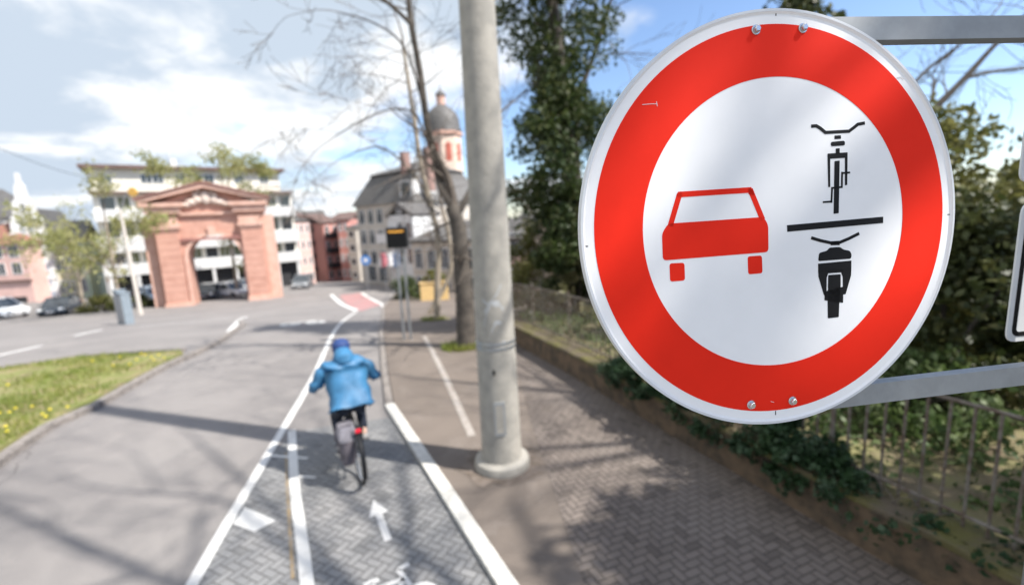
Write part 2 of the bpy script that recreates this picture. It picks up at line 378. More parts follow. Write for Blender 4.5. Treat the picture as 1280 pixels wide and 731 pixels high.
def finish_sheet(mb, name, m, **k):
    me = bpy.data.meshes.new(name); me.from_pydata(mb.v, [], mb.f); me.update(); me.materials.append(m)
    o = bpy.data.objects.new(name, me); COL.objects.link(o); p = k.pop('parent', None)
    if p: o.parent = p
    return tag(o, **k)
def strip(pts, wd):                            # band of constant width round a line of ground points
    P = [Vector(p[:2]) for p in pts]; L, Rr = [], []
    for i in range(len(P)):
        t = (P[min(i + 1, len(P) - 1)] - P[max(i - 1, 0)]).normalized(); nrm = Vector((-t.y, t.x)) * wd / 2
        L.append(P[i] + nrm); Rr.append(P[i] - nrm)
    return [[L[i], L[i + 1], Rr[i + 1], Rr[i]] for i in range(len(P) - 1)]
def curve(pts, k=6):
    P = [Vector(p[:2]) for p in pts]; out = []
    for i in range(len(P) - 1):
        a, b, c, d = P[max(i - 1, 0)], P[i], P[i + 1], P[min(i + 2, len(P) - 1)]
        for s in range(k):
            t = s / k
            out.append(0.5 * ((2 * b) + (c - a) * t + (2 * a - 5 * b + 4 * c - d) * t * t + (3 * b - a - 3 * c + d) * t ** 3))
    return out + [P[-1]]

road = finish_sheet(sheet(MB(), [(-900, -60), (900, -60), (900, 2900), (-900, 2900)]), 'road', M['asphalt'], kind='structure')
BL = Vector((-1.96, 3.89)).normalized()
kerb_near = [(2.65, -2.25), (-0.19, 3.4), (-2.15, 7.29)]
kerb_line = kerb_near + [(-2.75, 9.2), (-3.25, 10.9), (-4.05, 13.6), (-5.3, 18.2), (-6.6, 22.8), (-7.8, 27), (-9.2, 33), (-10.4, 40)]
side = [Vector(p) + Vector((.07, .03)) for p in kerb_line]
finish_sheet(sheet(MB(), [tuple(p) for p in side] + [(14, 40), (14, -2.25)], 0.045, 0.05), 'sidewalk', M['walk'], kind='structure')
WA = Vector((3.06, 3.17)); WU = Vector((-2.92, 7.33)).normalized(); WN = Vector((WU.y, -WU.x))
def W(s, off): return WA + WU * s + WN * off
paver_edge = [(1.62, -2.2), (0.47, 3.33), (0.2, 6.2), (0.02, 8.9), (-0.55, 12.0), (-1.4, 14.6)]
finish_sheet(sheet(MB(), paver_edge + [(-.4, 14.6), tuple(W(10.6, .1)), tuple(W(-6, .1))], 0.049), 'footpath', M['walk_paver'], kind='structure')
bikeL = [(.15, -.4), (-1.87, 3.47), (-3.45, 6.49)]
kin = [Vector(p) + Vector((-.075, -.035)) for p in kerb_near]
finish_sheet(sheet(MB(), [tuple(p) for p in bikeL] + [(-2.0, 6.85), tuple(kin[1]), tuple(kin[0])], 0.004), 'cycle_path', M['bike_paver'], kind='structure')
finish_sheet(sheet(MB(), [(-1.42, 2.2), (-2.96, 3.6), (-3.42, 5.6), (-3.36, 6.3), (-1.93, 3.47)], 0.0035), 'path', M['bike_paver'], kind='structure')

def marking(name, polys, m, dz=0.008):
    mb = MB()
    for p in polys: sheet(mb, p, dz)
    return finish_sheet(mb, name, m, parent=road)
edge_line = curve([G(185, 860), G(240, 731), G(340, 560), G(395, 465), G(415, 420), G(428, 402), G(446, 389)])
marking('lane_line', strip(edge_line, .11), M['white_paint'])
marking('cycle_line', strip(curve([(.1, -.35), (-1.87, 3.47), (-2.66, 4.95), (-3.45, 6.55)]), .11), M['white_paint'], .009)
marking('rust_stain', strip([(-2.03, 3.55), (-2.75, 4.95), (-3.2, 5.85)], .03), M['rust_paint'], .0095)
marking('give_way_block', [[G(306, 634), G(345, 651), G(318, 665), G(292, 655)]], M['white_paint'])
marking('stop_tick', strip([G(340, 570), G(385, 573)], .05) + strip([G(372, 596), G(395, 597)], .05), M['old_paint'], .0105)
fwd = BL; rgt = Vector((BL.y, -BL.x))
def lane_xy(c, pts): return [Vector(c[:2]) + rgt * x + fwd * y for x, y in pts]
ac = G(476, 650)
marking('arrow_marking', [lane_xy(ac, [(-.035, -.36), (.035, -.36), (.035, .1), (-.035, .1)]), lane_xy(ac, [(-.10, .1), (.10, .1), (0, .40)])], M['old_paint'], .0085)
rnd_ = random.Random(9)
marking('dirt_stain', [[(-.22 + (.40 + rnd_.uniform(0, .28)) * math.cos(a), 5.2 + (.38 + rnd_.uniform(0, .2)) * math.sin(a)) for a in np.linspace(0, 2 * math.pi, 26)[:-1]]], M['dirt'], .0512)
def ring(c, r, wd, n=20): return [[(c[0] + q * math.cos(a), c[1] + q * math.sin(a) * sy) for q, a, sy in ((r, a0, 1), (r, a1, 1), (r - wd, a1, 1), (r - wd, a0, 1))] for a0, a1 in ((2 * math.pi * i / n, 2 * math.pi * (i + 1) / n) for i in range(n))]
def bar(a, b, wd):
    a, b = Vector(a), Vector(b); t = (b - a).normalized(); q = Vector((-t.y, t.x)) * wd / 2; return [a + q, b + q, b - q, a - q]
def bike_symbol(c, s, st=1.0):
    P = ring((-.30, .22), .22, .055) + ring((.30, .22), .22, .055)
    for a, b in (((-.30, .22), (-.10, .56)), ((-.10, .56), (.20, .56)), ((.20, .56), (-.02, .22)), ((-.02, .22), (-.30, .22)), ((-.02, .22), (-.14, .66)), ((-.22, .67), (-.05, .67)), ((.30, .22), (.18, .70)), ((.18, .70), (.32, .72))):
        P.append(bar(a, b, .055))
    return [lane_xy(c, [(x * s, y * s * st) for x, y in p]) for p in P]
marking('bicycle_marking', bike_symbol(G(500, 790), .75, 1.2), M['old_paint'], .0085)
fb = G(378, 406)
def far_xy(c, pts):
    f2 = Vector((-.38, .925)); r2 = Vector((f2.y, -f2.x)); return [Vector(c[:2]) + r2 * x + f2 * y for x, y in pts]
P = [far_xy(fb, [(x * 1.55, y * 3.0) for x, y in p]) for p in ring((-.30, .22), .24, .12) + ring((.30, .22), .24, .12) + [bar((-.3, .22), (0, .5), .12), bar((0, .5), (.3, .22), .12), bar((.05, .45), (.28, .6), .12)]]
marking('bicycle_marking', P, M['white_paint'])
marking('red_surface', [[G(424, 369), G(450, 366), G(478, 380), G(450, 389)]], M['red_paint'], .006)
marking('surface_border', strip([G(414, 368), G(446, 388)], .32) + strip([G(452, 366), G(476, 379)], .26) + strip(curve([G(476, 379), G(481, 388), G(482, 407)]), .16), M['white_paint'], .012)
marking('lane_dash', strip([G(-25, 450), G(52, 432)], .16) + strip([G(93, 420), G(128, 412)], .16), M['white_paint'])
marking('plaza_line', strip([G(160, 409), G(290, 398)], .16), M['old_paint'])
marking('kerb_paint', strip([G(287, 415), G(300, 400)], .22) + strip([G(298, 399), G(309, 396)], .22), M['white_paint'], .012)

# kerbs
def kerb(name, line, wd, top, m, seg=1.0):
    mb = MB(); pts = [Vector(p[:2]) for p in line]
    for a, b in zip(pts[:-1], pts[1:]):
        k = max(1, round((b - a).length / seg))
        for i in range(k):
            p, q = a.lerp(b, i / k), a.lerp(b, (i + 1) / k); t = (q - p).normalized(); q = q - t * .008
            n_ = Vector((-t.y, t.x)) * wd / 2
            sheet(mb, [p + n_, q + n_, q - n_, p - n_], top, top + .02)
    o = finish_sheet(mb, name, m, kind='structure'); return o
kerb('kerb', kerb_near[:2] + [(-2.15, 7.29)], .15, .056, M['kerb_white'])
kerb('kerb', kerb_line[2:], .12, .05, M['kerb'])
marking('walk_line', strip([G(530, 420, .045), G(556, 470, .045), G(590, 545, .045)], .11), M['faded_paint'], .0515)
kr = [(-3.0, -2.2), (-7.23, 5.95), (-7.62, 7.9), (-8.15, 10.2), (-8.55, 12.5), (-9.6, 15.2), (-11.0, 18.2), (-12.3, 20.2)]
ks = curve(kr, 3)
kerb('kerb', ks, .16, .10, M['kerb'], .9)
med = [(-3.4, -2.4), (-7.55, 5.9), (-7.9, 7.9), (-8.35, 10.2), (-8.75, 11.7), (-9.0, 11.95), (-11.77, 11.8), (-12.6, 10.85), (-22, 6.0), (-34, -2.4)]
finish_sheet(sheet(MB(), med, .07, .08), 'lawn', M['lawn'], kind='structure')
kerb('kerb', [(-9.0, 12.1), (-11.77, 11.95), (-12.7, 11.0), (-22.1, 6.15)], .14, .09, M['kerb'], .9)

def inside(poly, x, y):
    c = False; n = len(poly)
    for i in range(n):
        a, b = poly[i], poly[(i + 1) % n]
        if (a[1] > y) != (b[1] > y) and x < (b[0] - a[0]) * (y - a[1]) / (b[1] - a[1]) + a[0]: c = not c
    return c
def raw_mesh(name, V, Fq, m, parent=None, origin=None):
    me = bpy.data.meshes.new(name); V = np.asarray(V, float); Fq = np.asarray(Fq, int)
    if origin is not None: V = V - np.asarray(origin)
    k = Fq.shape[1]
    me.vertices.add(len(V)); me.vertices.foreach_set('co', V.astype(np.float32).ravel())
    me.loops.add(Fq.size); me.loops.foreach_set('vertex_index', Fq.astype(np.int32).ravel())
    me.polygons.add(len(Fq)); me.polygons.foreach_set('loop_start', np.arange(0, Fq.size, k, dtype=np.int32)); me.polygons.foreach_set('loop_total', np.full(len(Fq), k, np.int32))
    me.update(calc_edges=True); me.materials.append(m)
    o = bpy.data.objects.new(name, me); COL.objects.link(o); o.parent = parent
    return o
def blades(pts, hgt, wd, name, m, parent=None, origin=None):
    pts = np.asarray(pts, float); n = len(pts); a = NP.uniform(0, 2 * np.pi, n); hh = hgt * NP.uniform(.4, 1.2, n); ln = NP.normal(0, .5, (n, 2)) * hh[:, None]
    d = np.stack([np.cos(a), np.sin(a), 0 * a], 1) * wd / 2
    tip = pts + np.concatenate([ln, hh[:, None]], 1)
    V = np.stack([pts - d, pts + d, tip], 1).reshape(-1, 3); Fq = np.arange(3 * n).reshape(n, 3)
    return raw_mesh(name, V, Fq, m, parent, origin)
pts = []
while len(pts) < 26000:
    x, y = random.uniform(-20, -6), random.uniform(2, 12)
    if inside(med, x, y) and (math.sin(x * 2.1 + y) + math.sin(y * 3.3 - x * 1.3) + random.gauss(0, .8)) > -0.15: pts.append((x, y, h(y) + .07))
tag(blades(pts, .10, .022, 'grass', M['grass']), 'short spring grass on the traffic island', 'grass', kind='stuff')
mb = MB(); k = 0
while k < 130:
    x, y = random.uniform(-17, -7.4), random.uniform(5, 12); dens = math.sin(x * 1.1 + 2) * math.sin(y * 1.6)
    if inside(med, x, y) and dens + random.gauss(0, .3) > .35:
        mb.lathe([(.005, -.01), (.026, 0), (.022, .014), (.004, .018)], 7, (x, y, h(y) + .15 + random.uniform(-.03, .04))); k += 1
mb.build('dandelions', M['dandelion'], label='yellow dandelion heads scattered through the island grass', cat='flowers', kind='stuff')

# ------------------------------------------------------------------ vegetation tools
def leaves(centres, size, name, m, parent=None, origin=None, flat=0.0, elong=1.7):
    c = np.asarray(centres, float); n = len(c); u = NP.normal(0, 1, (n, 3)); u[:, 2] *= (1 - flat); u /= np.linalg.norm(u, axis=1)[:, None]
    r = NP.normal(0, 1, (n, 3)); v = np.cross(u, r); v /= np.linalg.norm(v, axis=1)[:, None]
    s = size * NP.uniform(.55, 1.3, n)[:, None]
    V = np.stack([c - u * s * elong / 2, c + v * s * .5 + u * s * .1, c + u * s * elong / 2, c - v * s * .5 + u * s * .1], 1).reshape(-1, 3)
    return raw_mesh(name, V, np.arange(4 * n).reshape(n, 4), m, parent, origin)
def clumps(n, cl, spread):                    # n leaf centres gathered round clump centres
    cl = np.asarray(cl, float); idx = NP.integers(0, len(cl), n); d = NP.normal(0, 1, (n, 3)); d /= np.linalg.norm(d, axis=1)[:, None]
    r = NP.uniform(0, 1, n) ** .45
    return cl[idx, :3] + d * (r * cl[idx, 3] * spread)[:, None] * np.array([1, 1, .8])
def grow(mb, p, d, L, r, depth, rnd, droop=0.0, spread=.6, segs=4, minr=.006, tips=None, kids=(2, 4)):
    path = [p.copy()]; rs = [r]; d = d.normalized()
    for i in range(segs):
        d = (d + Vector((rnd.gauss(0, .16), rnd.gauss(0, .16), rnd.gauss(0, .12) - droop))).normalized()
        path.append(path[-1] + d * L / segs); rs.append(max(minr, r * (1 - .55 * (i + 1) / segs)))
    mb.tube(path, rs, 6 if r > .05 else (4 if r > .02 else 3), cap=False)
    if depth == 0:
        if tips is not None: tips += path[1:]
        return
    for k in range(rnd.randint(*kids)):
        t = rnd.uniform(.35, 1.0); i = min(segs - 1, int(t * segs)); q = path[i].lerp(path[i + 1], t * segs - i)
        ax = Vector((rnd.gauss(0, 1), rnd.gauss(0, 1), rnd.gauss(.15, .7))); nd = (d + ax.normalized() * spread * 1.5).normalized()
        grow(mb, q, nd, L * rnd.uniform(.5, .8), rs[i] * rnd.uniform(.45, .65), depth - 1, rnd, droop, spread, segs, minr, tips, kids)
    grow(mb, path[-1], d, L * .7, rs[-1] * .9, depth - 1, rnd, droop, spread, segs, minr, tips, kids)

def bush(name, label, cat, base, rad, hgt, n, size, m, seed, group=None, ncl=34, trunk=True, shape=1.0):
    rnd = random.Random(seed); root = thing(name, label, cat, base, group=group); cl = []
    for i in range(ncl):
        z = rnd.uniform(.05, 1) ** .9; rr = rad * (1 - .75 * max(0, z - .45) / .55 * shape) * math.sqrt(rnd.uniform(.15, 1)); a = rnd.uniform(0, 6.28)
        cl.append((base[0] + rr * math.cos(a), base[1] + rr * math.sin(a), base[2] + z * hgt, rad * rnd.uniform(.22, .45)))
    leaves(clumps(n, cl, 1.0), size, 'crown', m, root, base)
    if trunk:
        mb = MB(base)
        for k in range(5):
            q = rnd.choice(cl); b = Vector(base) + Vector((rnd.gauss(0, .08), rnd.gauss(0, .08), -.05)); e = Vector(q[:3])
            mb.tube([b, b.lerp(e, .5) + Vector((rnd.gauss(0, .1), rnd.gauss(0, .1), .1)), e], [.05 * hgt / 3, .035 * hgt / 3, .012], 6)
        mb.build('trunk', M['bark'], root, True)
    return root

# ------------------------------------------------------------------ traffic sign in front of the camera
SR = np.array([[0.98693412, 0.07539607, -0.14239552], [-0.08915868, 0.99167775, -0.09287608], [0.13420798, 0.10435837, 0.98544282]])
SCc = np.array([0.388, -0.098, 0.665])        # disc centre and axes measured from the outline (camera x right, y down, z forward)
B = np.stack([RT, -UP, FW], 1)
s_x, s_y, s_n = B @ SR[:, 0], B @ SR[:, 1], B @ SR[:, 2]
s_c = B @ SCc + np.array([0, 0, CAM_H])
SM = Matrix(((s_x[0], -s_y[0], -s_n[0], s_c[0]), (s_x[1], -s_y[1], -s_n[1], s_c[1]), (s_x[2], -s_y[2], -s_n[2], s_c[2]), (0, 0, 0, 1)))   # local x right, y up, z out of the face
def S(px, py, zz=0.0):                        # picture point on the sign's plane, local x,y
    d = ray(px, py); o = np.array([0, 0, CAM_H]); t = ((s_c - s_n * zz - o) @ s_n) / (d @ s_n); q = o + d * t - s_c
    return (float(q @ s_x), float(-(q @ s_y)))
sg = thing('traffic_sign', 'large round red and white no-overtaking sign with car, bicycle and motorcycle symbols', 'traffic sign')
sg.matrix_world = SM; sg.location = s_c
sg.rotation_euler = SM.to_euler(); sg.scale = (.992, .992, .992)
plate = MB().lathe([(.285, -.012), (.2965, -.012), (.3, -.009), (.3, .0005), (.2985, .0022), (.2965, .0022), (.2945, .0006), (.2935, 0), (.001, 0)], 160).build('plate', M['sign_white'], sg, False)
def annulus(r0, r1, z0, z1, n=160):
    mb = MB(); vs = []; fs = []
    for r, z in ((r0, z0), (r1, z0), (r1, z1), (r0, z1)):
        vs += [(r * math.cos(2 * math.pi * k / n), r * math.sin(2 * math.pi * k / n), z) for k in range(n)]
    for i in range(4):
        for k in range(n): fs.append((i * n + k, i * n + (k + 1) % n, ((i + 1) % 4) * n + (k + 1) % n, ((i + 1) % 4) * n + k))
    return mb.add(vs, fs)
annulus(.2968, .3003, -.0115, .0026).build('rim', M['sign_rim'], plate, True)
annulus(.2095, .2805, .0001, .0005).build('red_ring', M['sign_red'], plate, False)
def C6(*ps): return [S(800 + x / 2.5206, 130 + y / 2.5206) for x, y in ps]
def decal(mb, poly, z1=.0005): mb.prism(poly, .0001, z1)
def rounded(poly, rad, k=4):
    out = []; n = len(poly)
    for i in range(n):
        p, a, b = Vector(poly[i]), Vector(poly[i - 1]), Vector(poly[(i + 1) % n]); r = min(rad, (a - p).length * .45, (b - p).length * .45)
        p0 = p + (a - p).normalized() * r; p1 = p + (b - p).normalized() * r
        for j in range(k + 1): t = j / k; out.append(tuple(p0 * (1 - t) ** 2 + p * 2 * t * (1 - t) + p1 * t * t))
    return out
def line_decal(mb, pts, wd):
    q = [Vector(p) for p in pts]; L, Rr = [], []
    for i in range(len(q)):
        t0 = (q[i] - q[i - 1]).normalized() if i else (q[1] - q[0]).normalized(); t1 = (q[i + 1] - q[i]).normalized() if i < len(q) - 1 else t0
        t = (t0 + t1).normalized(); k = 1 / max(.5, t.dot(t0)); n_ = Vector((-t.y, t.x)) * wd / 2 * k; L.append(tuple(q[i] + n_)); Rr.append(tuple(q[i] - n_))
    for i in range(len(q) - 1): mb.prism([L[i], L[i + 1], Rr[i + 1], Rr[i]], .0001, .0005)
mb = MB()                                      # car: outline with the window left open
lo = rounded(C6((66, 412), (84, 376), (404, 357), (403, 380), (404, 468), (70, 494)), .006)
decal(mb, rounded(C6((66, 408), (85, 377), (388, 356), (403, 380), (404, 467), (69, 494)), .006))
for a, b, wd in (((92, 385), (122, 283), 17), ((117, 285), (350, 270), 17), ((346, 268), (386, 365), 17)):
    (x0, y0), (x1, y1) = C6(a, b); line_decal(mb, [(x0, y0), (x1, y1)], wd / 2.5206 * .665 / F)
decal(mb, rounded(C6((109, 290), (118, 276), (130, 274), (128, 296)), .004)); decal(mb, rounded(C6((340, 264), (352, 266), (362, 288), (340, 286)), .004))
for ps in (((90, 503), (137, 501), (139, 557), (92, 561)), ((338, 481), (383, 478), (385, 534), (340, 538))): decal(mb, rounded(C6(*ps), .004))
mb.build('car_symbol', M['sign_red'], plate)
px1 = .665 / F / 2.5206
mb = MB()
line_decal(mb, C6((540, 68), (556, 67), (568, 74), (585, 88), (660, 84), (676, 72), (688, 62), (710, 58)), 10 * px1)
for ps, rd in (((( 614, 98), (634, 97), (634, 108), (614, 109)), .0005), (((602, 118), (646, 114), (647, 129), (603, 132)), .003), (((618, 139), (630, 138), (630, 156), (618, 156)), .0005),
               (((592, 155), (655, 151), (655, 168), (592, 172)), .001), (((592, 171), (600, 171), (600, 261), (594, 261)), .0003), (((647, 167), (655, 167), (654, 254), (647, 256)), .0003),
               (((614, 179), (630, 177), (627, 344), (611, 346)), .001)): decal(mb, rounded(C6(*ps), rd))
line_decal(mb, C6((577, 309), (605, 307)), 6 * px1); line_decal(mb, C6((604, 311), (606, 264), (637, 261), (638, 213)), 6 * px1); line_decal(mb, C6((636, 217), (663, 215)), 6 * px1)
mb.build('bicycle_symbol', M['sign_black'], plate)
mb = MB(); decal(mb, C6((463, 382), (768, 355), (768, 375), (464, 403))); mb.build('divider_bar', M['sign_black'], plate)
mb = MB()
line_decal(mb, C6((540, 422), (570, 431), (602, 438), (632, 436), (660, 424), (692, 408)), 10 * px1)
decal(mb, C6((602, 434), (630, 432), (630, 445), (602, 446)))
decal(mb, rounded(C6((562, 496), (565, 470), (590, 463), (598, 453), (632, 451), (641, 459), (662, 463), (668, 474), (666, 488)), .003))
# fairing as a few convex pieces round the wheel
for ps in (((562, 504), (667, 494), (667, 520), (562, 530)), ((562, 528), (596, 526), (589, 548), (588, 612), (580, 602), (563, 545)), ((632, 524), (667, 518), (666, 541), (649, 600), (641, 602), (640, 546)), ((590, 525), (640, 521), (640, 531), (590, 535))): decal(mb, C6(*ps))
for ps in (((594, 540), (633, 537), (633, 580), (593, 583)), ((583, 592), (641, 577), (641, 628), (582, 620)), ((593, 583), (633, 577), (629, 632), (592, 622)), ((592, 615), (629, 620), (627, 673), (593, 677))): decal(mb, rounded(C6(*ps), .0015))
mb.build('motorcycle_symbol', M['sign_black'], plate)
for p, q in (((969.7, 13), (969.7, 18)), ((969.3, 515), (969.3, 520)), ((727.5, 308), (733, 308)), ((1186, 268), (1191, 268))): mb = MB(); line_decal(mb, [S(*p), S(*q)], .0012); mb.build('tick_mark', M['sign_black'], plate)
for pts_ in (((801, 130), (812, 129), (820, 129)), ((819, 126), (820, 132)), ((1122, 96), (1128, 95), (1131, 98)), ((963, 503), (967, 504))): mb = MB(); line_decal(mb, [S(*p) for p in pts_], .0007); o = mb.build('scratch', M['sign_rim'], plate); o.location = (0, 0, .0004)
for p in ((944, 36), (1003, 34), (938, 507), (990, 502)):
    x, y = S(*p); mb = MB(); mb.lathe([(.0068, .0006), (.0068, .0018), (.0062, .0022)], 20, (x, y, 0)); mb.lathe([(.0048, .0023), (.0048, .006), (.0036, .007)], 6, (x, y, 0))
    mb.build('bolt', M['chrome'], sg)

# the post that carries the signs, with two flat arms
pc = D(1340, 560, .80); post_x, post_y = pc.x, pc.y
ps_ = thing('sign_post', 'galvanised tubular sign post with two flat arms at the right edge', 'sign post', (post_x, post_y, .04))
o_ = (post_x, post_y, .04)
MB(o_).lathe([(.038, 0), (.038, 3.75), (.034, 3.77)], 28, o_).build('tube', M['steel'], ps_, True)
def back(px, py, zz=-.022): x, y = S(px, py, zz); return SM @ Vector((x, y, zz))
for ya, yb in ((37.1, 31.7), (508.0, 450.2)):
    z0 = -.020; hl = 27
    a0, a1 = S(960, ya, z0), S(1440, yb, z0); wd = hl * .70 / F
    t = (Vector(a1) - Vector(a0)).normalized(); n_ = Vector((-t.y, t.x)) * wd / 2; a0, a1 = Vector(a0), Vector(a1)
    mb = MB(o_, SM); mb.prism([a0 + n_, a1 + n_, a1 - n_, a0 - n_], z0 - .006, z0)
    mb.prism([a0 + n_, a1 + n_, a1 + n_ * .82, a0 + n_ * .82], z0 - .02, z0 - .0062); mb.prism([a0 - n_ * .82, a1 - n_ * .82, a1 - n_, a0 - n_], z0 - .02, z0 - .0062)
    mb.build('arm', M['alu'], ps_)
# supplementary plates further right on the same post
def plate_at(name, label, pxl, pyt, pyb, y0, wd, bleft):
    tl, bl = D(pxl + 5, pyt, y0), D(pxl, pyb, y0); hh = abs(tl.z - bl.z); root = thing(name, label, 'sign', (bl.x, y0, bl.z), R(8))
    def rr(x0, x1, z0, z1, r):
        return rounded([(x0, z0), (x1, z0), (x1, z1), (x0, z1)], r, 5)
    Mx = Matrix(((1, 0, 0, 0), (0, 0, 1, 0), (0, 1, 0, 0), (0, 0, 0, 1)))
    b = MB().prism(rr(0, wd, 0, hh, .022), 0, .003, Mx).build('plate', M['sign_rim'], root)
    mb = MB(); e = .011; t = .0085
    o1 = rr(e, wd - e, e, hh - e, .016); i1 = rr(e + t, wd - e - t, e + t, hh - e - t, .009); n = len(o1)
    vs = [(x, -.0012, z) for x, z in o1] + [(x, -.0012, z) for x, z in i1] + [(x, 0, z) for x, z in o1] + [(x, 0, z) for x, z in i1]
    mb.add(vs, [(i, (i + 1) % n, n + (i + 1) % n, n + i) for i in range(n)] + [(i, (i + 1) % n, 2 * n + (i + 1) % n, 2 * n + i) for i in range(n)] + [(n + i, n + (i + 1) % n, 3 * n + (i + 1) % n, 3 * n + i) for i in range(n)])
    mb.build('black_border', M['sign_black'], b); return root
plate_at('supplementary_sign', 'white rectangular plate with rounded black border cut off by the right edge', 1257, 254, 428, .86, .42, 0)
plate_at('supplementary_sign', 'white plate corner just above the larger black-bordered plate', 1274, 150, 228, .86, .42, 0)

# ------------------------------------------------------------------ concrete mast
pb = (-.22, 5.2, .04)
pl = thing('concrete_mast', 'tall thick grey concrete mast on a round collar beside the cycle path', 'mast', pb)
MB(pb).lathe([(.243, 0), (.241, .25), (.215, 2.9), (.188, 5.4), (.15, 9.5), (.14, 9.52)], 48, pb).build('shaft', M['concrete_pole'], pl, True)
MB(pb).lathe([(.335, 0), (.34, .05), (.325, .105), (.29, .125), (.245, .13)], 48, pb).build('collar', M['concrete_pole'], pl, True)
va = math.atan2(-pb[1], -pb[0]) ; Mz = Matrix.Translation(pb) @ Matrix.Rotation(va + math.pi / 2, 4, 'Z')
mb = MB(pb, Mz); Mx = Matrix(((1, 0, 0, 0), (0, 0, 1, -.247), (0, 1, 0, 0), (0, 0, 0, 1)))
dz0, dz1 = .50, .90
mb.prism(rounded([(-.065, dz0), (.065, dz0), (.065, dz1), (-.065, dz1)], .02), -.004, .03, Mx); dr = mb.build('access_door', M['alu'], pl)
mb = MB(pb, Mz); mb.prism(rounded([(-.045, dz0 + .03), (.045, dz0 + .03), (.045, dz1 - .03), (-.045, dz1 - .03)], .012), -.007, -.0045, Mx); mb.build('panel', M['concrete_pole'], dr)
mb = MB(pb, Mz); mb.prism([(-.03, 1.22), (-.005, 1.24), (-.01, 1.29), (-.033, 1.28)], -.0, .03, Matrix(((1, 0, 0, -.02), (0, 0, 1, -.238), (0, 1, 0, 0), (0, 0, 0, 1)))); mb.build('sticker', M['sign_black'], pl)
mb = MB(pb, Mz)
for z, r in ((1.52, .233), (1.58, .2325)): mb.lathe([(r - .004, z - .018), (r, z - .016), (r, z + .016), (r - .004, z + .018)], 48)
mb.build('band', M['steel'], pl, True)

for k, (a0, z0_, pts_) in enumerate(((-.5, 1.95, ((0, 0), (.35, .10), (.7, .12), (1.0, .02))), (-.6, 2.1, ((0, 0), (.3, -.06), (.75, .04), (1.05, .16))), (-.2, 1.72, ((0, 0), (.25, .12), (.55, .10))), (.35, 1.55, ((0, 0), (.06, .05), (.12, .03))), (-.55, 1.8, ((0, 0), (.2, .16), (.45, .25), (.8, .22))))):
    mb = MB(pb, Mz); vs = []; wv = (.022, .014, .02, .03, .016)[k]
    for i in range(13):
        t = i / 12 * (len(pts_) - 1); j = min(int(t), len(pts_) - 2); q0, q1 = pts_[j], pts_[j + 1]; a_ = a0 + q0[0] + (q1[0] - q0[0]) * (t - j); zz_ = z0_ + q0[1] + (q1[1] - q0[1]) * (t - j)
        for dz_ in (-wv, wv): r_ = .2418 - .0096 * (zz_ + dz_) + .0012; vs.append((r_ * math.sin(a_), -r_ * math.cos(a_), zz_ + dz_))
    mb.add(vs, [(2 * i, 2 * i + 1, 2 * i + 3, 2 * i + 2) for i in range(12)]); mb.build('scuff_mark', M['scuff'], pl)

# ------------------------------------------------------------------ cyclist
bp = G(452, 603); ba = R(28)                # heading to the left of straight ahead
bk = thing('bicycle', 'dark city bicycle ridden away along the paved cycle path', 'bicycle', (bp.x, bp.y, .005), ba)
def wheel(y):
    mb = MB(); rad = .345; n = 40
    mb.tube([(0, y + (rad - .02) * math.cos(a), rad + (rad - .02) * math.sin(a)) for a in (2 * math.pi * k / n for k in range(n + 1))], .02, 8, False)
    wh = mb.build('wheel', M['tyre'], bk, True)
    mb = MB(); mb.tube([(0, y + (rad - .05) * math.cos(a), rad + (rad - .05) * math.sin(a)) for a in (2 * math.pi * k / n for k in range(n + 1))], .011, 6, False); mb.build('rim', M['chrome'], wh, True)
    mb = MB()
    for k in range(24):
        a = 2 * math.pi * k / 24; s = .025 if k % 2 else -.025
        mb.tube([(s, y + .02 * math.cos(a + .6), rad + .02 * math.sin(a + .6)), (0, y + (rad - .05) * math.cos(a), rad + (rad - .05) * math.sin(a))], .0013, 3, False)
    mb.build('spokes', M['chrome'], wh)
    mb = MB(); mb.tube([(-.05, y, rad), (.05, y, rad)], .018, 10); mb.build('hub', M['chrome'], wh, True)
wheel(0); wheel(1.08)
mb = MB()
for a, b, r in (((0, .46, .28), (0, .27, .80), .017), ((0, .93, .80), (0, .46, .28), .019), ((0, .94, .86), (0, .30, .70), .016), ((0, .92, .92), (0, .96, .72), .02)): mb.tube([a, b], r, 10)
for s in (-1, 1):
    mb.tube([(s * .05, 0, .345), (s * .03, .40, .28)], .009, 8); mb.tube([(s * .05, 0, .345), (s * .02, .28, .74)], .008, 8)
    mb.tube([(s * .055, 1.08, .345), (s * .05, .99, .66), (0, .965, .71)], .011, 8)
mb.build('frame', M['black_metal'], bk, True)
mb = MB(); mb.tube([(0, .27, .80), (0, .245, .90)], .013, 8)
mb.prism(rounded([(-.105, .10), (.105, .10), (.09, .22), (.025, .38), (-.025, .38), (-.09, .22)], .05), .90, .945); mb.build('saddle', M['black_metal'], bk, bevel=.012)
mb = MB(); mb.tube([(-.31, .74, 1.02), (-.24, .86, 1.05), (-.08, .92, 1.05), (.08, .92, 1.05), (.24, .86, 1.05), (.31, .74, 1.02)], .012, 8); mb.tube([(0, .915, .90), (0, .92, 1.05)], .014, 8); hb = mb.build('handlebar', M['black_metal'], bk, True)
for s in (-1, 1): mb = MB(); mb.tube([(s * .275, .80, 1.035), (s * .315, .73, 1.016)], .018, 8); mb.build('grip', M['tyre'], hb, True)
mb = MB()
for s in (-1, 1): mb.tube([(s * .06, .26, .70), (s * .06, -.16, .72)], .006, 6); mb.tube([(s * .06, -.08, .72), (s * .05, 0, .345)], .005, 6)
for k in range(5): mb.tube([(-.06, .2 - .09 * k, .715), (.06, .2 - .09 * k, .715)], .005, 6)
mb.build('rack', M['black_metal'], bk)
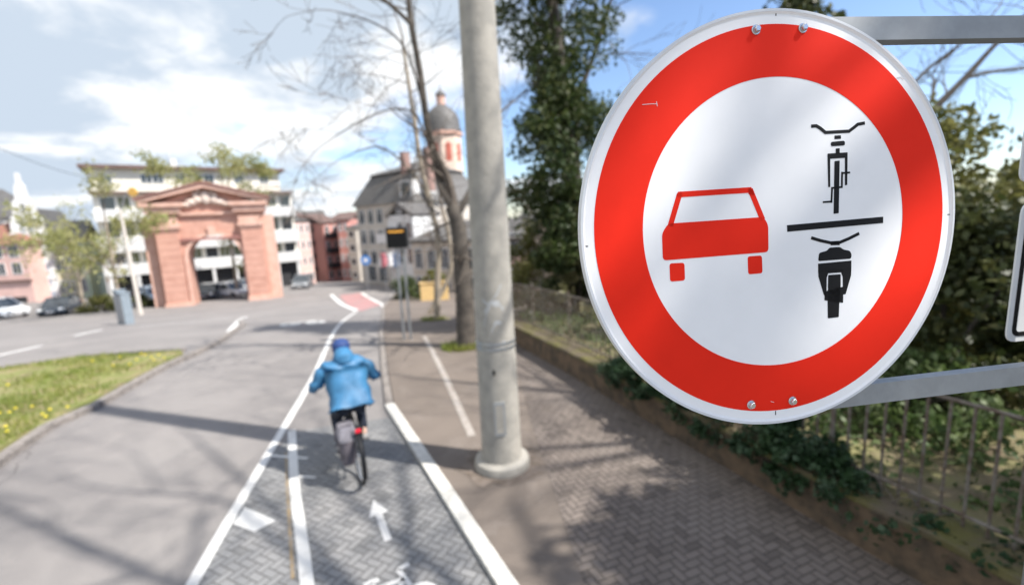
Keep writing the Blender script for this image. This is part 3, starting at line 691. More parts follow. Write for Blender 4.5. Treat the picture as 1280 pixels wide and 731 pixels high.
def guard(y, a0, a1):
    mb = MB(); n = 18; r0 = .365; rows = []
    for i in range(n + 1):
        a = R(a0 + (a1 - a0) * i / n); rows += [(x, y + (r0 - abs(x) * .25) * math.cos(a), .345 + (r0 - abs(x) * .25) * math.sin(a)) for x in (-.028, 0, .028)]
    mb.add(rows, [(3 * i + j, 3 * i + j + 1, 3 * i + j + 4, 3 * i + j + 3) for i in range(n) for j in (0, 1)])
    o = mb.build('mudguard', M['black_metal'], bk, True); m_ = o.modifiers.new('t', 'SOLIDIFY'); m_.thickness = .003
guard(0, 20, 205); guard(1.08, 20, 170)
mb = MB(); mb.box(-.032, .032, -.185, -.16, .70, .742); mb.build('tail_light', M['red_lens'], bk, bevel=.008)
mb = MB(); mb.lathe([(.095, -.004), (.095, .004)], 28); 
mb = MB(M=Matrix.Translation((.055, .46, .28)) @ Matrix.Rotation(R(90), 4, 'Y')); mb.lathe([(.095, -.003), (.095, .003)], 28); mb.build('chainring', M['chrome'], bk)
PED = []
for s, ang in ((-1, -40), (1, 140)):
    a = R(ang); e = Vector((s * .10, .46 + .17 * math.cos(a), .28 + .17 * math.sin(a))); PED.append(e)
    mb = MB(); mb.tube([(s * .075, .46, .28), (s * .08, e.y, e.z)], .011, 8); ck = mb.build('crank', M['chrome'], bk, True)
    mb = MB(); mb.box(s * .085 - .002 if s > 0 else -.18, .18 if s > 0 else -.083, e.y - .045, e.y + .045, e.z - .011, e.z + .011); mb.build('pedal', M['black_metal'], ck, bevel=.004)

bag = thing('pannier_bag', 'sagging grey pannier bag hung on the left of the bicycle rack', 'bag', (bp.x, bp.y, .005), ba)
def lumpy(mb, prof, cx, cy):                   # stacked rounded-rectangle sections
    n = 20; vs = []
    for z, ax, ay, dx in prof:
        for k in range(n):
            a = 2 * math.pi * k / n; c, s = math.cos(a), math.sin(a); e = .55
            wv = 1 + .06 * math.sin(3 * a + z * 23) + .04 * math.sin(5 * a - z * 41)
            vs.append((cx + dx + ax * math.copysign(abs(c) ** e, c) * wv, cy + ay * math.copysign(abs(s) ** e, s) * wv, z))
    m = len(prof)
    return mb.add(vs, [(i * n + k, i * n + (k + 1) % n, (i + 1) * n + (k + 1) % n, (i + 1) * n + k) for i in range(m - 1) for k in range(n)] + [tuple(range(n))[::-1], tuple(range((m - 1) * n, m * n))])
lumpy(MB(), [(.30, .05, .11, 0), (.31, .075, .145, 0), (.38, .088, .16, -.005), (.48, .085, .165, 0), (.58, .078, .16, .005), (.64, .06, .15, .01)], -.115, .03).build('bag_body', M['bag'], bag, True)
lumpy(MB(), [(.60, .095, .17, 0), (.645, .105, .18, -.005), (.70, .10, .175, .005), (.745, .085, .16, .01), (.755, .05, .12, .01)], -.115, .03).build('bag_flap', M['bag_light'], bag, True)
mb = MB()
for y in (-.05, .11): mb.tube([(-.04, y, .74), (-.07, y, .765), (-.17, y, .755), (-.223, y, .69), (-.222, y, .55)], .009, 6)
mb.build('strap', M['bag'], bag, True)

def skin_mesh(name, verts, edges, radii, m, parent, root=0, sub=2, squash=None):
    me = bpy.data.meshes.new(name); me.from_pydata([tuple(v) for v in verts], edges, []); o = bpy.data.objects.new(name, me); COL.objects.link(o)
    sk = o.modifiers.new('s', 'SKIN'); sk.use_smooth_shade = True; sk.branch_smoothing = .4
    for i, r in enumerate(radii):
        d = me.skin_vertices[0].data[i]; d.radius = (r, r) if not isinstance(r, tuple) else r; d.use_root = (i == root)
    sb = o.modifiers.new('u', 'SUBSURF'); sb.levels = sub; sb.render_levels = sub
    bpy.context.view_layer.update(); dg = bpy.context.evaluated_depsgraph_get(); m2 = bpy.data.meshes.new_from_object(o.evaluated_get(dg)); o.modifiers.clear(); o.data = m2; m2.name = name
    m2.materials.clear(); m2.materials.append(m); m2.polygons.foreach_set('use_smooth', [True] * len(m2.polygons)); o.parent = parent
    return o
pr = thing('person', 'cyclist in bright blue jacket and dark cap seen from behind', 'person', (bp.x, bp.y, .005), ba)
pr_lean = 0
J = dict(pel=(0, .22, .98), wst=(0, .27, 1.10), chs=(0, .37, 1.27), ub=(0, .43, 1.38), nk=(0, .485, 1.40), hd0=(0, .53, 1.46), hd1=(0, .555, 1.53), hd2=(0, .555, 1.595))
V = []; Ed = []; Rr = []; idx = {}
def vtx(nm, p, r, frm=None):
    idx[nm] = len(V); V.append(p); Rr.append(r)
    if frm: Ed.append((idx[frm], idx[nm]))
vtx('pel', J['pel'], (.15, .11)); vtx('wst', J['wst'], (.135, .10), 'pel'); vtx('chs', J['chs'], (.13, .085), 'wst'); vtx('ub', J['ub'], (.10, .065), 'chs'); vtx('nk', J['nk'], .058, 'ub')
vtx('hd0', J['hd0'], .068, 'nk'); vtx('hd1', J['hd1'], (.078, .095), 'hd0'); vtx('hd2', J['hd2'], (.062, .075), 'hd1')
SH, EL, WR, HP, KN, AN, TO = {}, {}, {}, {}, {}, {}, {}
for s, e in ((-1, PED[0]), (1, PED[1])):
    t = 'L' if s < 0 else 'R'
    SH[t] = (s * .20, .42, 1.345); EL[t] = (s * .375, .43, 1.12); WR[t] = (s * .345, .66, 1.05)
    HP[t] = (s * .09, .25, .93); AN[t] = (s * .125, e.y - .07, e.z + .10); TO[t] = (s * .13, e.y + .075, e.z + .035)
    KN[t] = (s * .14, .63, .66) if s < 0 else (s * .15, .60, .78)
    vtx('sh' + t, SH[t], .055, 'ub'); vtx('ua' + t, tuple(Vector(SH[t]).lerp(Vector(EL[t]), .5)), .05, 'sh' + t); vtx('el' + t, EL[t], .043, 'ua' + t); vtx('fa' + t, tuple(Vector(EL[t]).lerp(Vector(WR[t]), .45)), .04, 'el' + t); vtx('wr' + t, WR[t], .028, 'fa' + t)
    pm = (s * .315, .745, 1.06); vtx('pm' + t, pm, (.036, .022), 'wr' + t)
    vtx('hp' + t, HP[t], .088, 'pel'); vtx('th' + t, tuple(Vector(HP[t]).lerp(Vector(KN[t]), .5)), .075, 'hp' + t); vtx('kn' + t, KN[t], .055, 'th' + t)
    vtx('cf' + t, tuple(Vector(KN[t]).lerp(Vector(AN[t]), .35) + Vector((0, -.015, 0))), .052, 'kn' + t); vtx('an' + t, AN[t], .036, 'cf' + t); vtx('ft' + t, (s * .128, e.y + .0, e.z + .06), .036, 'an' + t); vtx('to' + t, TO[t], (.038, .024), 'ft' + t)
body = skin_mesh('body', V, Ed, Rr, M['skin'], pr)
for s in (-1, 1):                              # five fingers closed round each grip
    for k in range(5):
        if k < 4:
            c = Vector((s * (.275 + .021 * (k - 1.0)), .775 - .016 * k, 1.036)); L = (.9, 1.05, 1.0, .8)[k]
            pth = [c + Vector((0, -.018, .022)), c + Vector((0, .012, .031)), c + Vector((0, .033 * L, .012)), c + Vector((0, .028 * L, -.017)), c + Vector((0, .002, -.027))]
        else:
            c = Vector((s * .262, .785, 1.036)); pth = [c + Vector((s * .01, -.03, .02)), c + Vector((-s * .012, -.012, .008)), c + Vector((-s * .014, .008, -.014)), c + Vector((-s * .006, .024, -.022))]
        skin_mesh('finger', pth, [(i, i + 1) for i in range(len(pth) - 1)], [.0095, .0095, .009, .0085, .0075][:len(pth)], M['glove'], body, 0, 1)
HD = Matrix.Translation((0, .04, -.07))
for s in (-1, 1): MB(M=HD).ball((s * .032, .60, 1.595), .012, .01, .011, 8, 6).build('eye', M['lamp_glass'], body, True)
mb = MB(M=HD); mb.tube([(0, .595, 1.605), (0, .618, 1.575), (0, .60, 1.555)], [.008, .014, .008], 8); mb.build('nose', M['skin'], body, True); mb = MB(M=HD); mb.tube([(-.022, .59, 1.53), (0, .598, 1.528), (.022, .59, 1.53)], .006, 6); mb.build('mouth', M['skin'], body, True)
for s in (-1, 1): MB(M=HD).ball((s * .083, .515, 1.59), .012, .022, .032, 8, 6).build('ear', M['skin'], body, True)
mb = MB(M=HD); mb.ball((0, .497, 1.60), .089, .098, .085, 16, 10); mb.build('hair', M['hair'], body, True)
mb = MB(M=HD); mb.lathe([(.088, -.075), (.10, -.045), (.106, 0), (.104, .04), (.086, .08), (.05, .102), (.008, .108)], 24, (0, .505, 1.605)); mb.prism(rounded([(-.075, .59), (.075, .59), (.06, .68), (-.06, .68)], .05), 1.612, 1.622); mb.build('cap', M['jacket_dark'], body, True)
# jacket and trousers follow the body
V, Ed, Rr, idx = [], [], [], {}
vtx('h0', (0, .175, .945), (.10, .09)); vtx('hem', (0, .185, .975), (.19, .155), 'h0'); vtx('w', (0, .235, 1.08), (.25, .19), 'hem'); vtx('c', (0, .345, 1.26), (.25, .18), 'w'); vtx('u', (0, .415, 1.385), (.19, .14), 'c'); vtx('n', (0, .475, 1.425), (.11, .10), 'u'); vtx('n2', (0, .515, 1.465), (.09, .09), 'n')
for t, s in (('L', -1), ('R', 1)):
    vtx('s' + t, SH[t], .10, 'u'); vtx('a' + t, tuple(Vector(SH[t]).lerp(Vector(EL[t]), .5)), .088, 's' + t); vtx('e' + t, EL[t], .076, 'a' + t); vtx('f' + t, tuple(Vector(EL[t]).lerp(Vector(WR[t]), .5)), .059, 'e' + t); vtx('r' + t, tuple(Vector(EL[t]).lerp(Vector(WR[t]), .93)), .045, 'f' + t)
jk = skin_mesh('jacket', V, Ed, Rr, M['jacket'], body, 2, 3)
for v in jk.data.vertices:                     # cloth folds
    p = v.co; p += v.normal * (.010 * math.sin(p.z * 40 + 6 * p.x + 2.5 * math.sin(p.x * 13 + p.z * 5)) + .008 * math.sin(p.x * 31 + p.z * 19 + 1.5 * math.sin(p.z * 23)))
mb = MB(); mb.tube([(0, .35, 1.36), (0, .385, 1.41), (0, .44, 1.45), (0, .50, 1.48)], [.09, .125, .12, .095], 14); mb.build('hood', M['jacket'], jk, True)
V, Ed, Rr, idx = [], [], [], {}
vtx('p', (0, .22, .97), (.155, .125))
for t, s in (('L', -1), ('R', 1)):
    vtx('h' + t, HP[t], .105, 'p'); vtx('t' + t, tuple(Vector(HP[t]).lerp(Vector(KN[t]), .5)), .092, 'h' + t); vtx('k' + t, KN[t], .074, 't' + t); vtx('c' + t, tuple(Vector(KN[t]).lerp(Vector(AN[t]), .4)), .068, 'k' + t); vtx('a' + t, tuple(Vector(KN[t]).lerp(Vector(AN[t]), .93)), .056, 'c' + t)
skin_mesh('trousers', V, Ed, Rr, M['jeans'], body, 0)
for t, s, e in (('L', -1, PED[0]), ('R', 1, PED[1])):
    skin_mesh('shoe', [(s * .128, e.y - .105, e.z + .055), (s * .128, e.y - .02, e.z + .052), (s * .132, e.y + .09, e.z + .042), (s * .132, e.y + .14, e.z + .036)], [(0, 1), (1, 2), (2, 3)], [.047, .046, (.046, .034), (.03, .022)], M['shoe'], body, 1)

# ------------------------------------------------------------------ garden wall, fence, ground behind
S0, S1, WH = -6.0, 10.55, .50
wall = thing('garden_wall', 'low weathered brown garden wall with mossy top along the footpath', 'wall', tuple(W(S0, 0)) + (0,))
wo_ = tuple(W(S0, 0)) + (0,)
def along(mb, s0, s1, f0, f1, z0, z1, step=.55, jit=0.0, rnd=random.Random(3)):
    n = max(1, round((s1 - s0) / step)); vs = []
    for i in range(n + 1):
        s = s0 + (s1 - s0) * i / n
        for f, z in ((f0, z0), (f0, z1), (f1, z1), (f1, z0)):
            p = W(s, f + (rnd.uniform(-jit, jit) if f == f0 else 0)); vs.append((p.x, p.y, h(p.y) + z + (rnd.uniform(-jit, jit) if z == z1 else 0)))
    fs = [(0, 1, 2, 3), tuple(n * 4 + k for k in (3, 2, 1, 0))] + [(i * 4 + k, i * 4 + 4 + k, i * 4 + 4 + (k + 1) % 4, i * 4 + (k + 1) % 4) for i in range(n) for k in range(4)]
    return mb.add(vs, fs)
along(MB(wo_), S0, S1, 0, .38, -.1, WH - .06, .3, .012).build('wall_body', M['wall'], wall)
along(MB(wo_), S0, S1, -.02, .42, WH - .055, WH, .25, .012).build('coping', M['moss'], wall, bevel=.008)
fo = tuple(W(S0, .30)) + (0,)
fence = thing('railing_fence', 'rusty grey iron railing with thin upright bars standing on the garden wall', 'fence', fo)
def fz(s): return h(W(s, .3).y) + WH
nb = 9; seg = 1.72; s = S0; first = True
while s < S1 - .2:
    e = min(s + seg, S1 - .05)
    mb = MB(fo); p = W(s, .3); mb.tube([(p.x, p.y, fz(s) - .05), (p.x, p.y, fz(s) + 1.06)], .022, 8); mb.build('post', M['fence'], fence)
    mb = MB(fo); p, q = W(s + .02, .3), W(e - .02, .3)
    for z in (.09, .98): mb.tube([(p.x, p.y, fz(s) + z), (q.x, q.y, fz(e) + z)], .016, 6)
    for i in range(1, 12):
        c = W(s + (e - s) * i / 12, .3); z = fz(s) + (fz(e) - fz(s)) * i / 12; mb.tube([(c.x, c.y, z + .0), (c.x, c.y, z + .985)], .0125, 6)
    mb.build('panel', M['fence'], fence, True); s = e
mb = MB(fo); p = W(S1 - .05, .3); mb.box(p.x - .07, p.x + .07, p.y - .07, p.y + .07, fz(S1) - .02, fz(S1) + 1.15); mb.build('end_post', M['dark'], fence)
# garden ground, a terrace behind the wall
gp = [tuple(W(S0, .40)), tuple(W(S1, .40)), (0.1, 13.1), (3, 14), (8, 40), (60, 60), (60, -30), (12, -30)]
finish_sheet(sheet(MB(), gp, WH - .07, .6), 'terrain', M['soil'], kind='structure')
pts = []; cen = []
while len(cen) < 420:
    s_, f_ = random.uniform(-3, 10), abs(random.gauss(0, 1.6)) + .5; p = W(s_, f_); cen.append((p.x, p.y, h(p.y) + WH + random.uniform(-.05, .12), random.uniform(.12, .34)))
tag(leaves(clumps(10500, cen, 1.0), .05, 'ground_cover', M['cover'], flat=.35), 'low leafy ground cover in the garden behind the railing', 'ground cover', kind='stuff')

# ivy over the wall, in two patches
def ivy(label, s0, s1, n, zr, seed, dens):
    rnd = random.Random(seed); cl = []; base = tuple(W((s0 + s1) / 2, .2)) + (WH,)
    for i in range(dens):
        t = rnd.random(); s_ = s0 + (s1 - s0) * t; env = math.sin(math.pi * (.12 + .8 * t)) ; f_ = rnd.uniform(-.10, .36); p = W(s_, f_)
        cl.append((p.x, p.y, h(p.y) + WH + rnd.uniform(-.24, zr) * env, rnd.uniform(.08, .17)))
    root = thing('ivy', label, 'ivy', base); leaves(clumps(n, cl, 1.1), .046, 'foliage', M['ivy_dark'], root, base, elong=1.3)
    mb = MB(base)
    for i in range(6):
        a = W(rnd.uniform(s0 + .4, s1 - .4), .12); b = a + WU * rnd.uniform(-.3, .3) + WN * .12; mb.tube([(a.x, a.y, WH - .1), ((a.x + b.x) / 2, (a.y + b.y) / 2, WH + .06), (b.x, b.y, WH + .1)], .006, 5)
    mb.build('stem', M['twig'], root)
ivy('dense dark green ivy spilling over the wall below the round sign', 0.5, 4.3, 19000, .42, 11, 170)
ivy('thin trail of small ivy leaves along the wall top at the foot of the railing', -.5, .9, 700, .07, 12, 30)

# ------------------------------------------------------------------ trees and shrubs
GS = 'evergreen shrubs behind the railing'
z_ = lambda y: h(y) + WH - .08
for lab, x, y, r_, hg, n, sz, mt, sd_ in (
    ('broad olive green shrub behind the railing at the right edge', 7.6, 6.0, 1.9, 2.9, 11000, .085, 'olive', 1),
    ('tall yellowish green shrub showing right of the round sign', 7.4, 8.8, 2.0, 3.9, 11000, .09, 'olive', 2),
    ('dark green yew close behind the railing below the lower arm', 5.6, 5.6, 1.25, 2.5, 9000, .07, 'yew', 3),
    ('dark evergreen bush filling the right edge above the railing', 10.0, 7.2, 2.3, 3.5, 10000, .09, 'yew', 4),
    ('low light green bush between railing and dark yew', 4.7, 5.0, .75, .75, 3500, .06, 'cover', 5),
    ('dark mound of ivy at the foot of the ivy-clad tree', D(712, 390, 12.4).x + .1, 12.4, 1.15, 3.4, 11000, .08, 'ivy', 10),
    ('olive hedge shrub hidden mostly by the round sign', 4.6, 9.0, 1.7, 3.0, 8000, .09, 'scrub', 6),
    ('brownish thin shrub behind the far end of the railing', 1.9, 12.4, 1.2, 2.9, 5500, .08, 'scrub', 7),
    ('yellow-green shrub growing where the wall ends behind the mast', .6, 15.2, 1.3, 2.7, 5000, .09, 'olive', 8),
    ('pale blossoming bush between mast and ivy-covered tree', 1.7, 14.8, 1.2, 3.6, 4200, .085, 'blossom', 9)):
    bush('shrub', lab, 'shrub', (x, y, z_(y)), r_, hg, n, sz, M[mt], sd_, GS, 40)
# evergreen trees that shade the footpath from the right
def column_tree(name, label, base, hgt, rad, n, size, m, seed, top=.35, ncl=90, lean=(0, 0), gap=.0, group=None):
    rnd = random.Random(seed); root = thing(name, label, 'tree', base, group=group); cl = []; mb = MB(base); b = Vector(base)
    path = [b + Vector((lean[0] * t, lean[1] * t, hgt * .96 * t)) + Vector((rnd.gauss(0, .06), rnd.gauss(0, .06), 0)) for t in np.linspace(0, 1, 9)]
    mb.tube(path, [.24 * (1 - .8 * i / 8) * hgt / 11 + .02 for i in range(9)], 9)
    for i in range(ncl):
        t = rnd.uniform(.06, 1) ** .85; c = path[0].lerp(path[-1], t); a = rnd.uniform(0, 6.28); pr_ = rad * ((1 - t) * (1 - top) + top) * (.75 + .35 * math.sin(t * 17 + seed) + .2 * math.sin(t * 31))
        rr = pr_ * math.sqrt(rnd.uniform(.1, 1)); q = c + Vector((rr * math.cos(a), rr * math.sin(a), rnd.gauss(0, .2)))
        cl.append((q.x, q.y, q.z, rad * rnd.uniform(.2, .42)))
        if i % 3 == 0: mb.tube([c - Vector((0, 0, .3)), c.lerp(q, .6), q], [.03, .02, .008], 4)
    mb.build('trunk', M['bark'], root, True); leaves(clumps(n, cl, 1.0), size, 'crown', m, root, base); return root
column_tree('ivy_clad_tree', 'tall tree with trunk and limbs wrapped in dark ivy, right of the mast', (2.05, 12.9, z_(12.9)), 12.5, 1.85, 36000, .085, M['ivy'], 21, .66, 150, (-.9, .3))
column_tree('evergreen_tree', 'dark conifer whose tip shows just above the round sign', (9.0, 15.0, z_(15)), 12.2, 2.0, 12000, .13, M['yew'], 22, .2, 70)
column_tree('evergreen_tree', 'dark evergreen tree beyond the right edge of the photo shading the wall', (6.9, 1.7, WH), 6.6, 1.9, 9000, .13, M['yew'], 23, .5, 60)
column_tree('evergreen_tree', 'second evergreen beside the sign post shading the footpath corner', (5.9, -.6, WH), 5.2, 1.4, 5200, .13, M['yew'], 24, .5, 45)

def bare_tree(name, label, limbs, seed, m, depth=3, group=None, up=.25, kids=(2, 4), L0=2.2, dens=1.0, leafy=None, spread=.6, skip=.3):
    rnd = random.Random(seed); base = limbs[0][0][0]; root = thing(name, label, 'tree', base, group=group); tr = MB(base); tw = MB(base); tips = []
    for path, r0, r1 in limbs:
        q = [Vector(p) for p in path]; n = len(q); rs = [r0 + (r1 - r0) * i / (n - 1) for i in range(n)]; sm = []; sr = []
        for i in range(n - 1):
            a, b, c, d = q[max(i - 1, 0)], q[i], q[i + 1], q[min(i + 2, n - 1)]
            for k in range(4):
                t = k / 4; sm.append(0.5 * ((2 * b) + (c - a) * t + (2 * a - 5 * b + 4 * c - d) * t * t + (3 * b - a - 3 * c + d) * t ** 3)); sr.append((rs[i] + (rs[i + 1] - rs[i]) * t) * rnd.uniform(.95, 1.06))
        sm.append(q[-1]); sr.append(rs[-1]); tr.tube(sm, sr, 12 if r0 > .1 else 7)
        m_ = len(sm)
        for i in range(int(m_ * skip), m_):
            if rnd.random() < dens * .55:
                d = Vector((rnd.gauss(0, 1), rnd.gauss(0, 1), rnd.gauss(up, .5)))
                grow(tw, sm[i], d, L0 * rnd.uniform(.6, 1.2), min(.035, sr[i] * .36), depth - 1, rnd, .02, spread, 5, .005, tips, kids)
        grow(tw, sm[-1], sm[-1] - sm[-3], L0, max(.012, sr[-1] * .9), depth, rnd, .0, spread, 5, .005, tips, kids)
    t_ = tr.build('trunk', m, root, True); tw.build('crown', M['twig'], root, True)
    if leafy:
        mm, n, size, sp = leafy; cl = [(p.x, p.y, p.z, sp) for p in tips]; leaves(clumps(n, cl, 1.0), size, 'foliage', mm, root, base)
    return root
cen = []
for k in range(260):
    t = random.random(); x = 3.5 + 23 * t + random.gauss(0, 1.0); y = 23 - 14 * t * t + random.gauss(0, 1.2); z = random.uniform(.1, 1) ** .8 * (4.6 + .9 * math.sin(t * 19) + .5 * math.sin(t * 41))
    cen.append((x, y, h(y) + z, random.uniform(.5, 1.1)))
tag(leaves(clumps(26000, cen, 1.0), .17, 'woods', M['yew']), 'dark mass of trees closing off the garden behind the shrubs', 'woods', kind='stuff')
y1 = 10.85
T1 = G(583, 436)
trunk = [T1 + Vector((0, 0, -.05)), D(581, 380, y1), D(577, 330, y1), D(573, 285, y1), D(565, 258, y1 + .05)]
bare_tree('street_tree', 'bare street tree with thick dark trunk forking just left of the mast',
          [(trunk, .245, .165), ([D(565, 258, y1), D(551, 232, y1), D(543, 195, y1), D(534, 155, y1 - .1), D(525, 90, y1 - .2), D(514, 30, y1 - .3), D(508, -30, y1 - .3)], .10, .055),
           ([D(572, 270, y1), D(590, 235, y1 + .2), D(604, 215, y1 + .6), D(622, 150, y1 + 1.0)], .09, .04),
           ([D(534, 158, y1 - .1), D(519, 95, y1 - .3), D(500, 52, y1 - .5), D(465, 28, y1 - .8), D(425, 16, y1 - 1.0)], .03, .012),
           ([D(546, 208, y1), D(520, 145, y1 - .3), D(488, 137, y1 - .6), D(450, 152, y1 - .8), D(420, 170, y1 - .8)], .024, .011),
           ([D(514, 30, y1 - .3), D(490, 8, y1 - .6), D(455, -20, y1 - .8)], .05, .03)], 31, M['bark'], 3, 'street trees', .3, (2, 3), 1.05, .85, None, .5, .3)
T2 = G(546, 401); y2 = T2.y
bare_tree('street_tree', 'slender bare street tree with pale thin trunk beyond the thick one',
          [([T2 + Vector((0, 0, -.05)), D(547, 350, y2), D(548, 300, y2), D(540, 262, y2), D(526, 205, y2), D(518, 150, y2), D(511, 105, y2), D(504, 60, y2)], .125, .05),
           ([D(541, 262, y2), D(520, 222, y2 - .3), D(480, 185, y2 - .6), D(445, 190, y2 - .8)], .05, .02)], 32, M['bark_light'], 3, 'street trees', .2, (2, 3), 1.6, .7, None, .55, .3)
T3 = Vector((-3.6, 19.0, h(19)))
bare_tree('street_tree', 'third pale street tree trunk standing between the thick trunk and the beige house',
          [([T3, D(563, 340, 19), D(560, 290, 19), D(553, 262, 19)], .11, .07)], 33, M['bark_light'], 2, 'street trees', .4, (2, 3), 1.7, .4)
# bare trees in the garden; their branch shade falls across sign, path and road
def big_tree(label, base, hgt, seed, r0, depth=4, L0=3.2, nl=7, bias=(0, 0), extra=()):
    rnd = random.Random(seed); b = Vector(base); limbs = [([b, b + Vector((.1, .1, hgt * .18)), b + Vector((.0, .2, hgt * .36)), b + Vector((-.1, .1, hgt * .55))], r0, r0 * .6)]
    for k in range(nl):
        a = 2 * math.pi * k / nl + rnd.uniform(-.3, .3); z0 = hgt * rnd.uniform(.3, .55); e = Vector((math.cos(a) + bias[0], math.sin(a) + bias[1], 0)) * hgt * rnd.uniform(.18, .3)
        p0 = b + Vector((0, .1, z0)); limbs.append(([p0, p0 + e * .35 + Vector((0, 0, hgt * .10)), p0 + e * .7 + Vector((0, 0, hgt * .22)), p0 + e + Vector((0, 0, hgt * .33))], r0 * .42, r0 * .16))
    limbs += list(extra)
    return bare_tree('bare_tree', label, limbs, seed, M['bark'], depth, 'bare trees in the garden', .3, (2, 3), L0, .45, None, .6, .4)
LB = []  # added limbs out of view, aimed so their shade stripes the sign
for off, t, r_, k_ in (((-.22, 0, .18), 6.2, .035, -1.15), ((-.05, 0, -.16), 7.0, .055, -1.2), ((.14, 0, .02), 5.6, .03, -1.1), ((.22, 0, -.22), 6.6, .045, -1.25), ((-.15, 0, -.02), 5.2, .02, -1.1), ((.3, 0, .25), 7.4, .05, -1.2)):
    c_ = Vector(s_c) + Vector(off) + SUN_DIR * t; b_ = (Vector((1, 0, 1)) + SUN_DIR * k_).normalized(); b_ *= -1 if b_.x > 0 else 1
    LB.append(([Vector((6.3, -1.1, c_.z - .9)), c_ - b_ * 1.3 + Vector((.1, -.1, 0)), c_ - b_ * .5, c_ + b_ * .5, c_ + b_ * 1.5], r_ * 1.5, r_ * .7))
big_tree('tall bare tree standing right of the photo, its branches entering at the top right corner', (9.2, 4.2, WH), 12, 41, .24, 3, 2.6, 7)
y9 = 9.6
bare_tree('bare_tree', 'bare tree behind the round sign whose branches reach right against the sky',
          [([Vector((D(1085, 330, y9).x, y9, z_(y9))), D(1090, 300, y9), D(1105, 210, y9), D(1140, 165, y9), D(1171, 133, y9), D(1206, 98, y9), D(1249, 51, y9), D(1290, 15, y9)], .12, .03),
           ([D(1206, 98, y9), D(1240, 90, y9 + .2), D(1275, 86, y9 + .3), D(1330, 80, y9 + .3)], .04, .02), ([D(1105, 210, y9), D(1120, 140, y9 + .3), D(1152, 94, y9 + .4), D(1193, 61, y9 + .4), D(1240, 20, y9 + .4)], .05, .02)], 45, M['bark'], 3, 'bare trees in the garden', .1, (2, 3), 1.3, .7, None, .55, .4)
big_tree('tall bare tree right of the sign post casting branch shade on sign and road', (6.3, -1.2, WH), 14, 42, .26, 3, 2.4, 8, extra=LB)
big_tree('bare tree at the wall right beside the photographer shading the road at lower left', (4.9, .3, WH), 14.5, 43, .17, 3, 2.6, 7)
bare_tree('bare_tree', 'thin bare tree behind the ivy-covered one, its branch rising against blue sky',
          [([Vector((3.6, 15.0, z_(15))), D(735, 300, 15), D(720, 150, 15), D(742, 70, 15), D(764, 0, 15), D(785, -60, 15)], .13, .035)], 44, M['bark'], 3, 'bare trees in the garden', .2, (2, 3), 1.9, .5, None, .55, .3)

